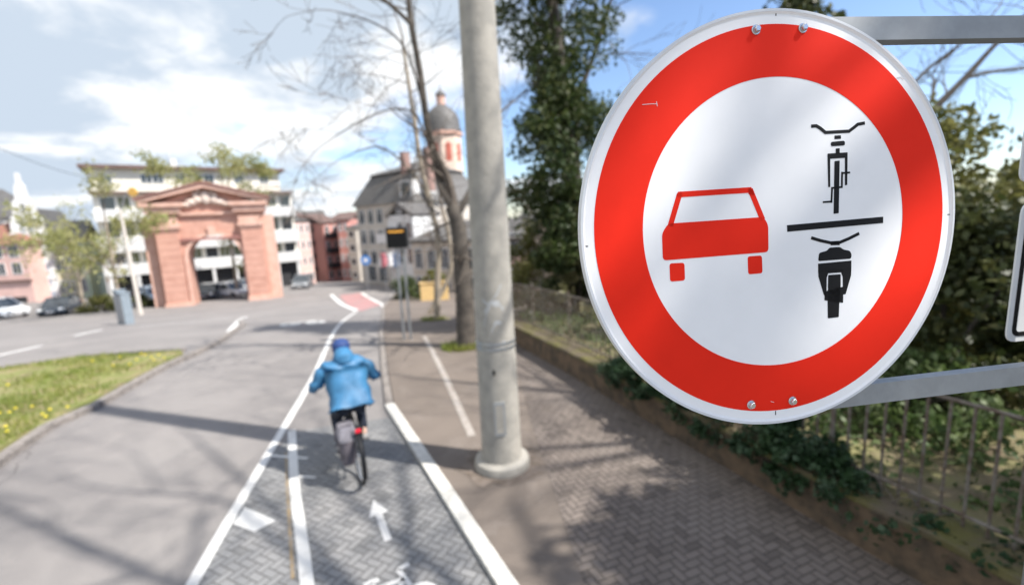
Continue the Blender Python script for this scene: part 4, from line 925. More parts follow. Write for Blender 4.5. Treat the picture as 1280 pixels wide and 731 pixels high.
# ------------------------------------------------------------------ buildings
class Bld:
    """facade frame: x along the front (left to right as seen), y into the building, z up from the ground at the left corner"""
    def __init__(s, name, label, cat, pxl, yl, pxr, yr, py=375, sink=1.2):
        a, b = D(pxl, py, yl), D(pxr, py, yr); za = min(h(yl), h(yr)); s.P = Vector((a.x, a.y, za)); d = Vector((b.x - a.x, b.y - a.y, 0)); s.w = d.length; s.ang = math.atan2(d.y, d.x)
        s.root = thing(name, label, cat, s.P, s.ang); s.yl, s.yr, s.pxl, s.pxr = yl, yr, pxl, pxr; s.sink = sink
    def z(s, px, py):                         # height above s.P of the photo point px,py on the facade plane
        r = ray(px, py); u = Vector((math.cos(s.ang), math.sin(s.ang))); n = Vector((-u.y, u.x)); t = (s.P.x * n.x + s.P.y * n.y) / (r[0] * n.x + r[1] * n.y); return CAM_H + r[2] * t - s.P.z
    def x(s, px, py):
        r = ray(px, py); u = Vector((math.cos(s.ang), math.sin(s.ang))); n = Vector((-u.y, u.x)); t = (s.P.x * n.x + s.P.y * n.y) / (r[0] * n.x + r[1] * n.y); return (r[0] * t - s.P.x) * u.x + (r[1] * t - s.P.y) * u.y
    def box(s, name, m, x0, x1, y0, y1, z0, z1, parent=None, bevel=0):
        return MB().box(x0, x1, y0, y1, z0, z1).build(name, M[m], parent or s.root, bevel=bevel)
    def window(s, x0, x1, z0, z1, pane='glass', frame='frame', y=0.0, bars=1, fw=.07):
        mb = MB(); mb.box(x0, x1, y - .05, y + .02, z0, z0 + fw); mb.box(x0, x1, y - .05, y + .02, z1 - fw, z1); mb.box(x0, x0 + fw, y - .049, y + .02, z0 + fw, z1 - fw); mb.box(x1 - fw, x1, y - .049, y + .02, z0 + fw, z1 - fw)
        for i in range(bars): xm = x0 + (x1 - x0) * (i + 1) / (bars + 1); mb.box(xm - fw / 3, xm + fw / 3, y - .04, y + .02, z0 + fw, z1 - fw)
        f = mb.build('window', M[frame], s.root); MB().box(x0 + fw * .5, x1 - fw * .5, y - .025, y + .015, z0 + fw * .5, z1 - fw * .5).build('pane', M[pane], f)
    def windows(s, xs, w_, zs, hh, **k):
        for z in zs:
            for x in xs: s.window(x - w_ / 2, x + w_ / 2, z, z + hh, **k)
    def gable(s, m, x0, x1, y0, y1, z0, z1, axis='x', ov=.35, name='roof', t=.22):
        mb = MB()
        if axis == 'x':                       # ridge parallel to the front
            ym = (y0 + y1) / 2
            vs = [(x, y, z) for x in (x0 - ov, x1 + ov) for y, z in ((y0 - ov, z0), (ym, z1), (y1 + ov, z0), (y1 + ov - .2, z0 - t), (ym, z1 - t), (y0 - ov + .2, z0 - t))]
        else:
            xm = (x0 + x1) / 2
            vs = [(x, y, z) for y in (y0 - ov, y1 + ov) for x, z in ((x0 - ov, z0), (xm, z1), (x1 + ov, z0), (x1 + ov - .2, z0 - t), (xm, z1 - t), (x0 - ov + .2, z0 - t))]
        mb.add(vs, [(0, 1, 7, 6), (1, 2, 8, 7), (2, 3, 9, 8), (3, 4, 10, 9), (4, 5, 11, 10), (5, 0, 6, 11), (0, 5, 4, 1), (1, 4, 3, 2), (6, 7, 10, 11), (7, 8, 9, 10)])
        return mb.build(name, M[m], s.root)
    def hip(s, m, x0, x1, y0, y1, z0, z1, ov=.35, ins=None, name='roof', parent=None):
        ins = (y1 - y0) / 2 if ins is None else ins; k = min(ins, (x1 - x0) / 2 - .05); j = min(ins, (y1 - y0) / 2 - .05)
        vs = [(x0 - ov, y0 - ov, z0), (x1 + ov, y0 - ov, z0), (x1 + ov, y1 + ov, z0), (x0 - ov, y1 + ov, z0), (x0 + k, y0 + j, z1), (x1 - k, y0 + j, z1), (x1 - k, y1 - j, z1), (x0 + k, y1 - j, z1)]
        return MB().add(vs, [(0, 3, 2, 1), (0, 1, 5, 4), (1, 2, 6, 5), (2, 3, 7, 6), (3, 0, 4, 7), (4, 5, 6, 7)]).build(name, M[m], parent or s.root)

# gate of red sandstone
g = Bld('sandstone_gate', 'free-standing red sandstone gateway with pediment and one round arch', 'gateway', 196, 38.6, 350, 42.6, 378)
Wd = g.w; zc = g.z(262, 262); zt = g.z(260, 229); xo0, xo1 = g.x(243, 372), g.x(310, 368); zsp = g.z(276, 322); Th = 2.6
xm = (xo0 + xo1) / 2; ra = (xo1 - xo0) / 2; z_top = g.z(276, 268)
def arch_wall(mb, x0, x1, y0, y1, z0, z1, xm, r, zs, n=16):
    arc = [(xm + r * math.cos(math.pi * i / n), zs + r * math.sin(math.pi * i / n)) for i in range(n + 1)]  # right to left
    for i in range(n):                       # spandrel slices up to the top
        (ax, az), (bx, bz) = arc[i], arc[i + 1]
        mb.add([(ax, y0, az), (bx, y0, bz), (bx, y0, z1), (ax, y0, z1), (ax, y1, az), (bx, y1, bz), (bx, y1, z1), (ax, y1, z1)], [(0, 1, 2, 3), (7, 6, 5, 4), (0, 4, 5, 1), (3, 2, 6, 7)])
    mb.box(x0, xm - r, y0, y1, z0, z1); mb.box(xm + r, x1, y0, y1, z0, z1)
    return mb
arch_wall(MB(), .55, Wd - .55, 0, Th, -1.5, z_top, xm, ra, zsp).build('wall', M['sandstone'], g.root)
for q0, q1 in ((-.25, .549), (Wd - .549, Wd + .3)): MB().box(q0, q1, .5, Th - .4, -1.5, z_top - .1).build('side_wall', M['sandstone_light'], g.root)
for a, b in ((.75, 2.35), (Wd - 2.35, Wd - .75)):
    mb = MB(); mb.box(a, b, -.35, 0.0, .45, z_top - 1.25); p_ = mb.build('pilaster', M['sandstone'], g.root)
    mb = MB(); mb.box(a - .12, b + .12, -.5, 0, -1.5, .45); mb.build('plinth', M['sandstone_light'], p_)
    mb = MB(); mb.box(a - .1, b + .1, -.45, 0, z_top - 1.25, z_top - 1.05); mb.box(a - .2, b + .2, -.55, 0, z_top - 1.05, z_top - .75); mb.box(a - .08, b + .08, -.42, 0, z_top - .75, z_top - .2); mb.build('capital', M['sandstone_light'], p_)
    mb = MB()
    for k in range(9): zz = .8 + k * (z_top - 2.4) / 9; mb.box(a + .02, b - .02, -.375, -.352, zz, zz + (z_top - 2.4) / 9 - .09)
    mb.build('rustication', M['sandstone'], p_)
mb = MB(); n_ = 18
for i in range(n_):
    a0, a1 = math.pi * i / n_, math.pi * (i + 1) / n_
    mb.add([(xm + q * math.cos(a), y, zsp + q * math.sin(a)) for y in (-.14, 0) for q, a in ((ra, a0), (ra, a1), (ra + .25, a1), (ra + .25, a0))], [(0, 1, 2, 3), (4, 7, 6, 5), (0, 4, 5, 1), (2, 6, 7, 3), (0, 3, 7, 4), (1, 5, 6, 2)])
mb.box(xm - ra - .25, xm - ra, -.14, 0, 0, zsp); mb.box(xm + ra, xm + ra + .25, -.14, 0, 0, zsp); mb.box(xm - .28, xm + .28, -.3, -.142, zsp + ra - .1, zsp + ra + .75)
mb.build('arch_moulding', M['sandstone_light'], g.root)
mb = MB(); zz = g.z(276, 299); mb.box(xm - ra - .95, xm + ra + .95, -.26, 0, zz, zz + .22); mb.box(xm - ra - .95, xm - ra - .55, -.22, 0, zz - .35, zz); mb.box(xm + ra + .55, xm + ra + .95, -.22, 0, zz - .35, zz); mb.build('string_course', M['sandstone_dark'], g.root)
mb = MB(); mb.box(.4, Wd - .4, -.3, Th + .1, z_top, z_top + .22); mb.box(.25, 2.75, -.6, Th + .2, z_top + .22, z_top + .75); mb.box(Wd - 2.75, Wd - .25, -.6, Th + .2, z_top + .22, z_top + .75); mb.box(0, 2.95, -.85, Th + .3, z_top + .75, z_top + 1.05); mb.box(Wd - 2.95, Wd, -.85, Th + .3, z_top + .75, z_top + 1.05); mb.build('cornice', M['sandstone_light'], g.root)
mb = MB(); mb.prism([(1.0, z_top + .22), (Wd - 1.0, z_top + .22), (Wd - 1.0, z_top + 1.05), (Wd / 2, zt - .3), (1.0, z_top + 1.05)], -Th, .05, Matrix(((1, 0, 0, 0), (0, 0, -1, 0), (0, 1, 0, 0), (0, 0, 0, 1)))); mb.build('pediment', M['sandstone'], g.root)
mb = MB()
for s in (-1, 1):
    x0, x1 = Wd / 2, Wd / 2 + s * (Wd / 2 + .1); za, zb = zt, z_top + 1.06
    vs = [(x, y, z) for y in (-.85, Th + .3) for x, z in ((x0, za), (x1, zb + .25), (x1, zb - .02), (x0, za - .42))]; mb.add(vs, [(0, 1, 2, 3), (4, 7, 6, 5), (0, 4, 5, 1), (1, 5, 6, 2), (2, 6, 7, 3), (3, 7, 4, 0)])
pr_ = mb.build('raking_cornice', M['sandstone_light'], g.root)
mb = MB()
for s in (-1, 1):
    x0, x1 = Wd / 2, Wd / 2 + s * (Wd / 2 + .25); za, zb = zt + .12, z_top + 1.06 + .37
    vs = [(x, y, z) for y in (-1.0, Th + .45) for x, z in ((x0, za), (x1, zb), (x1, zb - .11), (x0, za - .11))]; mb.add(vs, [(0, 1, 2, 3), (4, 7, 6, 5), (0, 4, 5, 1), (1, 5, 6, 2), (2, 6, 7, 3), (3, 7, 4, 0)])
mb.build('roof', M['sandstone_dark'], g.root)
mb = MB(); rnd = random.Random(5)              # carved coat of arms with two reclining beasts
zr = z_top + .95; mb.ball((Wd / 2, -.25, zr + .5), .42, .3, .6, 12, 8)
for s in (-1, 1):
    for dx, dz, ax, az in ((.62, .35, .42, .38), (1.05, .12, .5, .3), (1.5, -.12, .42, .2), (.72, .72, .2, .24), (1.9, -.25, .3, .12), (.45, .95, .14, .2)): mb.ball((Wd / 2 + s * dx, -.22, zr + dz + rnd.uniform(-.05, .05)), ax, .3, az, 10, 6)
mb.build('relief', M['relief'], g.root, True)

# apartment block behind the gate
b = Bld('apartment_building', 'long cream apartment block with white balcony bands behind the sandstone gate', 'building', 136, 50, 381, 62, 365)
zr_ = b.z(230, 207); Wb = b.w
bands = [b.z(350, y) for y in (351, 326, 315, 301, 287, 268, 257, 241)]   # alternating parapet and window bands on the right
b.box('wall', 'cream_wall', 0, Wb, 1.2, 14, -3, bands[7])
for i, (z0, z1) in enumerate(((bands[1], bands[2]), (bands[3], bands[4]), (bands[5], bands[6]))):
    f = b.box('balcony_band', 'white_wall', -.1, Wb + .1, -.0, 1.2, z0, z1 - .1); MB().box(-.1, Wb + .1, .02, 1.2, z0 - .22, z0 - .002).build('slab', M['white_wall'], f)
for z0, z1 in ((bands[2], bands[3]), (bands[4], bands[5]), (bands[6], bands[7])):
    n = 13
    for k in range(n):
        x0 = .5 + k * (Wb - .6) / n; b.window(x0, x0 + (Wb - .6) / n * (.78 if k % 3 else .92), z0 - .1, z1 - .26, pane='glass' if k % 3 == 0 else 'glass_green', y=1.2, bars=k % 2)
mb = MB()
for k in range(9): x0 = .2 + k * (Wb - .7) / 8; mb.box(x0, x0 + .3, .1, .5, -3, bands[1] - .23)
mb.build('column', M['white_wall'], b.root)
b.box('shopfront', 'dark', .3, Wb - .3, 1.14, 1.19, -.2, bands[1] - .25)
zt0 = bands[7]; b.box('top_slab', 'roof_brown', -.2, Wb + .15, .2, 14, zt0, zt0 + .22); xr = b.x(352, 225)
b.box('top_floor', 'cream_wall', .0, xr, 1.5, 12, zt0 + .22, zr_ - .35); b.box('roof', 'roof_brown', -.7, xr + .6, .7, 13, zr_ - .35, zr_)
for px in (130, 182, 197, 226, 248, 262, 300, 332): xw = b.x(px, 220); b.window(xw - .55, xw + .55, b.z(px, 228), b.z(px, 216), y=1.5, bars=1)
mb = MB(); mb.box(b.x(214, 200), b.x(222, 200), 4, 5.2, zr_, zr_ + 1.3); mb.tube([(b.x(214, 200), 4.4, zr_), (b.x(214, 200), 4.4, zr_ + 3)], .05, 5); mb.tube([(b.x(178, 200), 4.4, zr_), (b.x(178, 200), 4.4, zr_ + 1.6)], .05, 5); mb.build('chimney', M['white_wall'], b.root)
b.box('shop_sign', 'red_wall', b.x(133, 350), b.x(147, 350), .9, 1.1, b.z(140, 354), b.z(140, 344))

# houses on the left
c = Bld('gabled_house', 'tall narrow white house with stepped baroque gable and blue-grey window rows', 'house', 30, 52, 78, 53.5, 380)
zg = c.z(30, 216); zE = c.z(45, 300); Wc = c.w; c.box('wall', 'white_wall', 0, Wc, .0, 11, -2.5, zE)
Mg = Matrix(((1, 0, 0, 0), (0, 0, 1, 0), (0, 1, 0, 0), (0, 0, 0, 1))); dzg = zg - zE
prof = [(0, 0), (Wc, 0), (Wc, .10), (Wc * .93, .14), (Wc * .90, .32), (Wc * .80, .38), (Wc * .77, .56), (Wc * .66, .62), (Wc * .63, .80), (Wc * .56, .86), (Wc * .54, 1), (Wc * .46, 1), (Wc * .44, .86), (Wc * .37, .80), (Wc * .34, .62), (Wc * .23, .56), (Wc * .20, .38), (Wc * .10, .32), (Wc * .07, .14), (0, .10)]
mb = MB(); mb.prism([(x, zE + z * dzg) for x, z in prof], 0, .6, Mg); mb.build('gable', M['white_wall'], c.root)
c.gable('slate', .4, Wc - .4, .7, 11, zE, zE + dzg * .5, 'y', .02)
fl = (zE - 0.3) / 4
for k in range(1, 4):
    for i in range(3): x0 = Wc * (.12 + .27 * i); c.window(x0, x0 + Wc * .22, .3 + fl * k - .2, .3 + fl * k + fl * .52, pane='shutter', bars=1)
for i in (0, 1): c.window(Wc * (.30 + .22 * i), Wc * (.46 + .22 * i), zE + dzg * .1, zE + dzg * .26, pane='shutter')
c.window(Wc * .42, Wc * .58, zE + dzg * .42, zE + dzg * .56); c.box('shopfront', 'shutter', Wc * .1, Wc * .9, -.05, .01, -.1, fl * .62)
for k in (1, 2, 3): c.box('cornice', 'white_wall', -.1, Wc + .1, -.12, -.001, .1 + fl * k + fl * .7 - .5, .1 + fl * k + fl * .7 - .32)

d = Bld('pink_house', 'pink rendered house with brown hipped roof at the far left edge', 'house', -60, 50, 44, 51, 372)
zE = d.z(20, 304); d.box('wall', 'pink_wall', 0, d.w, 0, 9, -2.5, zE); d.hip('roof_red', 0, d.w, 0, 9, zE, d.z(10, 274), .5)
d.windows([d.w * t for t in (.12, .3, .48, .66, .86)], 1.0, (d.z(20, 343), d.z(20, 322)), 1.35); d.box('cornice', 'roof_brown', -.1, d.w + .1, -.25, -.002, .9 + zE * .22, 1.15 + zE * .22)
d.box('shopfront', 'dark', d.w * .1, d.w * .9, -.04, .01, -.6, .7)
e = Bld('dark_roofed_house', 'grey house with steep dark slate roof rising behind the pink one', 'house', -60, 66, 26, 68, 372)
e.box('wall', 'stone_wall', 0, e.w, 0, 10, -3, e.z(5, 272)); e.hip('slate', 0, e.w, 0, 10, e.z(5, 272), e.z(5, 231), .4, 3.5); e.windows([e.w * t for t in (.2, .4, .6, .8, .93)], 1.1, (e.z(5, 292),), 1.6)
f = Bld('green_house', 'pale green and ochre house between white gabled house and apartments', 'house', 79, 54, 118, 55.5, 378)
zE = f.z(85, 298); f.box('wall', 'ochre_wall', 0, f.w * .55, 0, 9, -2.5, zE); f.box('side_wall', 'green_wall', f.w * .55, f.w, .15, 9, -2.5, zE - .2); f.gable('slate', 0, f.w, 0, 9, zE, zE + 2.2, 'x')
for k in range(3):
    for i in range(3): f.window(f.w * (.05 + .165 * i), f.w * (.05 + .165 * i + .11), .8 + 2.7 * k, 2.4 + 2.7 * k, bars=0)
    f.window(f.w * .66, f.w * .88, .8 + 2.7 * k, 2.4 + 2.7 * k)
f.box('shopfront', 'dark', f.w * .06, f.w * .52, -.04, .01, -1, .4)

# street running away in the middle
def rowhouse(name, label, pxl, pxr, y0, y1, top, roofpy, wall, nwin, floors, roof='slate', bal=False, axis='x'):
    q = Bld(name, label, 'house', pxl, y0, pxr, y1, 352); zE = q.z((pxl + pxr) / 2, top); q.box('wall', wall, 0, q.w, 0, 12, -4, zE); q.gable(roof, 0, q.w, 0, 12, zE, q.z((pxl + pxr) / 2, roofpy), axis, .25)
    fl = zE / floors
    for k in range(floors):
        for i in range(nwin):
            x = q.w * (i + .5) / nwin; q.window(x - q.w / nwin * .27, x + q.w / nwin * .27, fl * k + fl * .25, fl * k + fl * .8, bars=0, fw=.12)
        if bal and k: q.box('balcony', 'dark', q.w * .08, q.w * .92, -1.0, 0, fl * k - .05, fl * k + .75)
    return q
rowhouse('row_house', 'pale pinkish house beside the end of the apartment block', 373, 395, 66, 70, 276, 264, 'pink_wall', 3, 4)
rowhouse('row_house', 'brown brick house with dark balconies in the side street', 395, 412, 78, 82, 273, 262, 'brick_wall', 3, 5, 'roof_brown', True)
rowhouse('row_house', 'bright red narrow house front in the middle of the street view', 411, 430, 76, 78, 278, 265, 'red_wall', 2, 4, 'roof_brown', True)
rowhouse('row_house', 'dark red house next to the bright red front', 429, 442, 74, 74, 274, 263, 'red_wall', 2, 4, 'roof_brown')
rowhouse('row_house', 'narrow blue-grey house front left of the stone mansard house', 440, 451, 70, 67, 284, 270, 'stone_wall', 1, 4)
rowhouse('far_house', 'distant grey house with wide dark roof above the red fronts', 372, 415, 105, 108, 272, 262, 'stone_wall', 5, 5)
rowhouse('far_house', 'distant brown-roofed house above the dark red front', 414, 450, 100, 98, 276, 264, 'brick_wall', 4, 5, 'roof_brown')
m_ = Bld('mansard_house', 'grey stone corner house with tall dark mansard roof and dormer', 'house', 455, 55, 527, 48, 360)
zE = m_.z(492, 254); zR = m_.z(492, 196); m_.box('wall', 'stone_wall', 0, m_.w, 0, 10, -3.5, zE)
rf = m_.hip('slate', 0, m_.w, 0, 10, zE, zE + (zR - zE) * .72, .4, 1.5); m_.hip('slate', 1.3, m_.w - 1.3, 1.3, 8.7, zE + (zR - zE) * .72, zR, .15, 3.4)
xd = m_.x(508, 235); mb = MB(); mb.box(xd - 1.1, xd + 1.1, -.1, 3, zE + .3, zE + 2.3); dm = mb.build('dormer', M['white_wall'], m_.root); MB().box(xd - .7, xd + .7, -.16, -.1, zE + .6, zE + 2.0).build('pane', M['glass'], dm)
for k in (-1, 1): MB().box(xd + k * 1.9 - .35, xd + k * 1.9 + .35, 1.2, 2, zE + 1, zR + .6).build('chimney', M['brick_wall'], m_.root)
fl = zE / 4
for k in range(1, 4): m_.windows([m_.w * t for t in (.1, .26, .42, .9)], 1.15, (fl * k + .2,), 1.7)
m_.windows([m_.w * .2, m_.w * .4], 1.6, (.5,), 1.9, pane='glass')
wh = Bld('white_house_front', 'white projecting house front with small balconies and pediment top', 'house', 492, 45.5, 523, 43, 362)
zE = wh.z(511, 268); wh.box('wall', 'white_wall', 0, wh.w, 0, 3.2, -3, zE); wh.gable("slate", 0, wh.w, 0, 3.2, zE, wh.z(511, 252), 'y', .2)
for k in range(1, 3):
    wh.windows([wh.w * .5, wh.w * .82], .95, (zE / 3 * k + .15,), 1.6); q = wh.box('balcony', 'white_wall', -.8, wh.w * .35, -.9, 0, zE / 3 * k - .15, zE / 3 * k + .7)
wh.window(wh.w * .4, wh.w * .6, zE + .15, zE + 1.0)
bn = Bld('beige_house', 'long beige building with tall narrow windows behind the street trees', 'house', 519, 42, 640, 37, 362)
zE = bn.z(545, 300); bn.box('wall', 'beige_wall', 0, bn.w, 0, 12, -3, zE); bn.gable('slate', 0, bn.w, 0, 12, zE, bn.z(560, 276), 'x', .3)
for i in range(7): x = bn.w * (i + .5) / 7; bn.window(x - .45, x + .45, zE * .45, zE * .85, bars=1); bn.window(x - .45, x + .45, zE * .08, zE * .32, bars=1)
# church tower
tw = D(563, 300, 66); tz = h(66); tb = (tw.x, tw.y, tz); Rt = 21 * 66 / F
ct = thing('church_tower', 'pink and cream octagonal church tower with slate dome and lantern', 'church tower', tb)
zz = lambda py: D(562, py, 66).z - tz
o8 = MB(tb); o8.lathe([(Rt * 1.1, -2), (Rt * 1.1, zz(222)), (Rt, zz(220)), (Rt, zz(172))], 8, tb); o8.build('shaft', M['tower_wall'], ct)
MB(tb).lathe([(Rt * 1.02, zz(172)), (Rt * 1.12, zz(170)), (Rt * 1.12, zz(167)), (Rt * 1.0, zz(166))], 8, tb).build('cornice', M['sandstone_light'], ct)
MB(tb).lathe([(Rt * 1.06, zz(166)), (Rt * 1.0, zz(160)), (Rt * .97, zz(150)), (Rt * .82, zz(142)), (Rt * .55, zz(136)), (Rt * .27, zz(131))], 16, tb).build('dome', M['slate'], ct, True)
ln = MB(tb).lathe([(Rt * .25, zz(131)), (Rt * .25, zz(120))], 8, tb).build('lantern', M['sandstone_light'], ct); MB(tb).lathe([(Rt * .3, zz(120)), (Rt * .28, zz(117)), (Rt * .1, zz(113)), (.06, zz(111)), (.05, zz(106))], 10, tb).build('cap', M['slate'], ln)
for k in range(8):
    a = 2 * math.pi * (k + .5) / 8; Mk = Matrix.Translation(tb) @ Matrix.Rotation(a - math.pi / 2, 4, 'Z'); ri = Rt * math.cos(math.pi / 8)
    mb = MB(tb, Mk); q = Rt * .16; mb.box(-q, q, -ri - .08, -ri + .2, zz(203), zz(184)); mb.prism([(-q, zz(184)), (q, zz(184)), (q * .7, zz(181.5)), (0, zz(180.5)), (-q * .7, zz(181.5))], -ri - .08, -ri + .2, Mg); mb.build('louvre', M['shutter_red'], ct)
hp = Bld('garden_house', 'pale pink house glimpsed through the foliage right of the mast', 'house', 632, 30, 720, 28, 345)
zE = hp.z(680, 296); hp.box('wall', 'pink_wall', 0, hp.w, 0, 8, -3, zE); hp.gable('slate', 0, hp.w, 0, 8, zE, zE + 1.6); hp.windows([hp.w * t for t in (.2, .5, .8)], 1.1, (.8, 3.0), 1.4)

# ------------------------------------------------------------------ cars
def car(label, px, py, y, rz, m, kind='hatch', s=1.0, name='parked_car'):
    p = D(px, py, y); root = thing(name, label, 'car', (p.x, p.y, h(p.y)), rz, 'parked cars'); root.scale = (s, s, s)
    tall = kind == 'suv'; L, Wh = 2.1, .88; hb = .95 if tall else .86; hr = 1.62 if tall else 1.45     # front at -y
    secs = [(-L, .35, .58, .70), (-L + .08, .28, .70, .82), (-1.35, .22, hb - .06, .87), (-.85, .20, hb + .02, .88), (.2, .20, hb + .04, .88), (1.3, .20, hb + .05, .88), (L - .12, .28, hb, .84), (L, .36, hb - .18, .76)]
    vs = []; n = 8
    for y_, zb, zt_, w_ in secs: vs += [(-w_ * .92, y_, zb), (w_ * .92, y_, zb), (w_, y_, zb + .18), (w_, y_, zt_ - .22), (w_ * .93, y_, zt_ - .04), (w_ * .6, y_, zt_), (-w_ * .6, y_, zt_), (-w_ * .93, y_, zt_ - .04)]
    # ring of eight plus the missing left side points
    vs = []
    for y_, zb, zt_, w_ in secs: vs += [(-w_ * .9, y_, zb), (w_ * .9, y_, zb), (w_, y_, zb + .16), (w_, y_, zt_ - .2), (w_ * .9, y_, zt_ - .03), (-w_ * .9, y_, zt_ - .03), (-w_, y_, zt_ - .2), (-w_, y_, zb + .16)]
    k = len(secs); body = MB().add(vs, [(i * n + j, i * n + (j + 1) % n, (i + 1) * n + (j + 1) % n, (i + 1) * n + j) for i in range(k - 1) for j in range(n)] + [tuple(range(n)), tuple(range((k - 1) * n, k * n))]).build('body', M[m], root, True, bevel=.03)
    r0 = 1.75 if kind != 'sedan' else 1.35; lo = [(-.84, -1.0, hb - .02), (.84, -1.0, hb - .02), (.84, r0 + .2, hb), (-.84, r0 + .2, hb)]; up_ = [(-.64, -.28, hr - .05), (.64, -.28, hr - .05), (.66, r0 - .35, hr - .05), (-.66, r0 - .35, hr - .05)]
    MB().add(lo + up_, [(3, 2, 1, 0), (4, 5, 6, 7), (0, 1, 5, 4), (1, 2, 6, 5), (2, 3, 7, 6), (3, 0, 4, 7)]).build('windows', M['glass'], body)
    mb = MB(); mb.prism(rounded([(-.66, -.32), (.66, -.32), (.68, r0 - .3), (-.68, r0 - .3)], .12), hr - .06, hr)
    for sx_ in (-1, 1): mb.tube([(sx_ * .84, -1.0, hb), (sx_ * .645, -.28, hr - .03)], .035, 6); mb.tube([(sx_ * .84, r0 + .2, hb), (sx_ * .66, r0 - .35, hr - .03)], .05, 6); mb.tube([(sx_ * .85, .45, hb), (sx_ * .66, .45, hr - .03)], .03, 6)
    mb.build('roof', M[m], body)
    for sx_ in (-1, 1):
        for y_ in (-1.28, 1.28):
            wb = MB(M=Matrix.Translation((sx_ * .79, y_, .32)) @ Matrix.Rotation(R(90), 4, 'Y')); wb.lathe([(.30, -.1), (.32, -.08), (.32, .08), (.30, .1)], 20); w1 = wb.build('wheel', M['tyre'], root, True)
            wb = MB(M=Matrix.Translation((sx_ * .80, y_, .32)) @ Matrix.Rotation(R(90), 4, 'Y')); wb.lathe([(.2, -.101), (.2, .101)], 16); wb.build('rim', M['chrome'], w1)
        MB().ball((sx_ * .64, -L + .05, .66), .19, .08, .09, 10, 6).build('headlight', M['lamp_glass'], root, True); MB().box(sx_ * .74 - .09, sx_ * .74 + .09, L - .06, L + .015, .7, .86).build('tail_light', M['red_lens'], root, bevel=.01)
        MB().ball((sx_ * 1.0, -.78, hb + .06), .1, .07, .07, 8, 5).build('mirror', M[m], root, True)
    mb = MB(); mb.box(-.42, .42, -L - .012, -L + .05, .40, .56); mb.build('grille', M['dark'], root); mb = MB(); mb.box(-.26, .26, -L - .025, -L - .013, .44, .54); mb.box(-.26, .26, L + .002, L + .014, .56, .67); mb.build('number_plate', M['frame'], root)
    return root
car('white sport utility car cut off by the left edge of the photo', 2, 394, 36.5, R(75), 'car_white', 'suv')
car('dark blue car with bright headlights facing the camera beside the white one', 77, 392, 37.5, R(28), 'car_dark', 'hatch')
car('pale blue car half hidden behind the left foot of the sandstone gate', 194, 380, 46, R(60), 'car_blue')
car('white car seen through the arch of the sandstone gate', 290, 372, 46, R(70), 'car_white', 'sedan')
car('dark car parked behind the white one inside the arch', 262, 371, 45.2, R(20), 'car_dark')
car('small pale car behind the right pier inside the gate arch', 309, 369, 51, R(65), 'car_silver')
car('silver grey car with lights facing the camera right of the gate', 379, 359, 53, R(14), 'car_silver', 'suv')

# ------------------------------------------------------------------ street furniture and small things
p = G(508, 427); so = tuple(p)
ds = thing('display_sign', 'black electronic display board with amber line on two grey posts', 'display board', so)
zt_ = lambda px, py: D(px, py, p.y).z; xb0, xb1 = D(484, 300, p.y).x, D(510, 300, p.y).x; z0, z1 = zt_(497, 310), zt_(497, 284); xm_ = (xb0 + xb1) / 2
bx = MB(so).box(xb0, xb1, p.y - .10, p.y + .12, z0, z1).build('housing', M['black_metal'], ds, bevel=.015)
mb = MB(so); mb.box(xb0 + .03, xb1 - .03, p.y - .112, p.y - .102, z0 + .03, z1 - .03); mb.build('screen', M['sign_black'], bx)
mb = MB(so)
for i in range(11):
    x = xb0 + .07 + i * (xb1 - xb0 - .14) / 11; mb.box(x, x + .03, p.y - .118, p.y - .113, z1 - .13, z1 - .085)
mb.build('amber_dots', M['amber'], bx)
for dx in (-.06, .12): MB(so).tube([(xm_ + dx, p.y + .03, p.z - .05), (xm_ + dx, p.y + .03, z0)], .035, 12).build('post', M['steel'], ds, True)
q = G(158, 405); qo = tuple(q); cb = thing('cable_cabinet', 'pair of slim blue-grey street cabinets at the edge of the plaza', 'cabinet', qo, R(-30))
for x, w_, hh in ((-.42, .44, 1.75), (.06, .42, 1.62)):
    o = MB().box(x, x + w_, -.2, .2, -.05, hh).build('cabinet_body', M['cabinet'], cb, bevel=.02); MB().box(x - .03, x + w_ + .03, -.23, .23, hh + .001, hh + .06).build('lid', M['cabinet'], o, bevel=.01); MB().box(x + .04, x + w_ - .04, -.212, -.202, .15, hh - .1).build('door', M['steel'], o)
lp = D(173, 376, 33); lo_ = (lp.x, lp.y, h(33)); lt = thing('lamp_post', 'pale leaning lamp post left of the gate carrying an orange panel', 'lamp post', lo_)
t0 = D(150, 262, 33.5); MB(lo_).tube([lo_, Vector(lo_).lerp(t0, .5), t0], [.15, .12, .09], 12).build('pole', M['stone_wall'], lt, True)
oc = D(166, 240, 33.4); mb = MB(lo_); mb.tube([t0, t0.lerp(oc, .5) + Vector((0, 0, .35)), oc], .05, 8); mb.build('bracket', M['steel'], lt, True)
MB(lo_, Matrix.Translation(oc) @ Matrix.Rotation(R(90), 4, 'X')).lathe([(.30, -.06), (.33, -.04), (.33, .04), (.30, .06)], 20).build('panel', M['orange'], lt)
a, b_ = D(-60, 158, 34), D(108, 222, 47); wm = thing('overhead_wire', 'thin dark cable crossing the sky at the upper left', 'cable', a)
MB(a).tube([a.lerp(b_, t) - Vector((0, 0, 1.6 * t * (1 - t))) for t in np.linspace(0, 1, 14)], .022, 5).build('cable', M['black_metal'], wm)
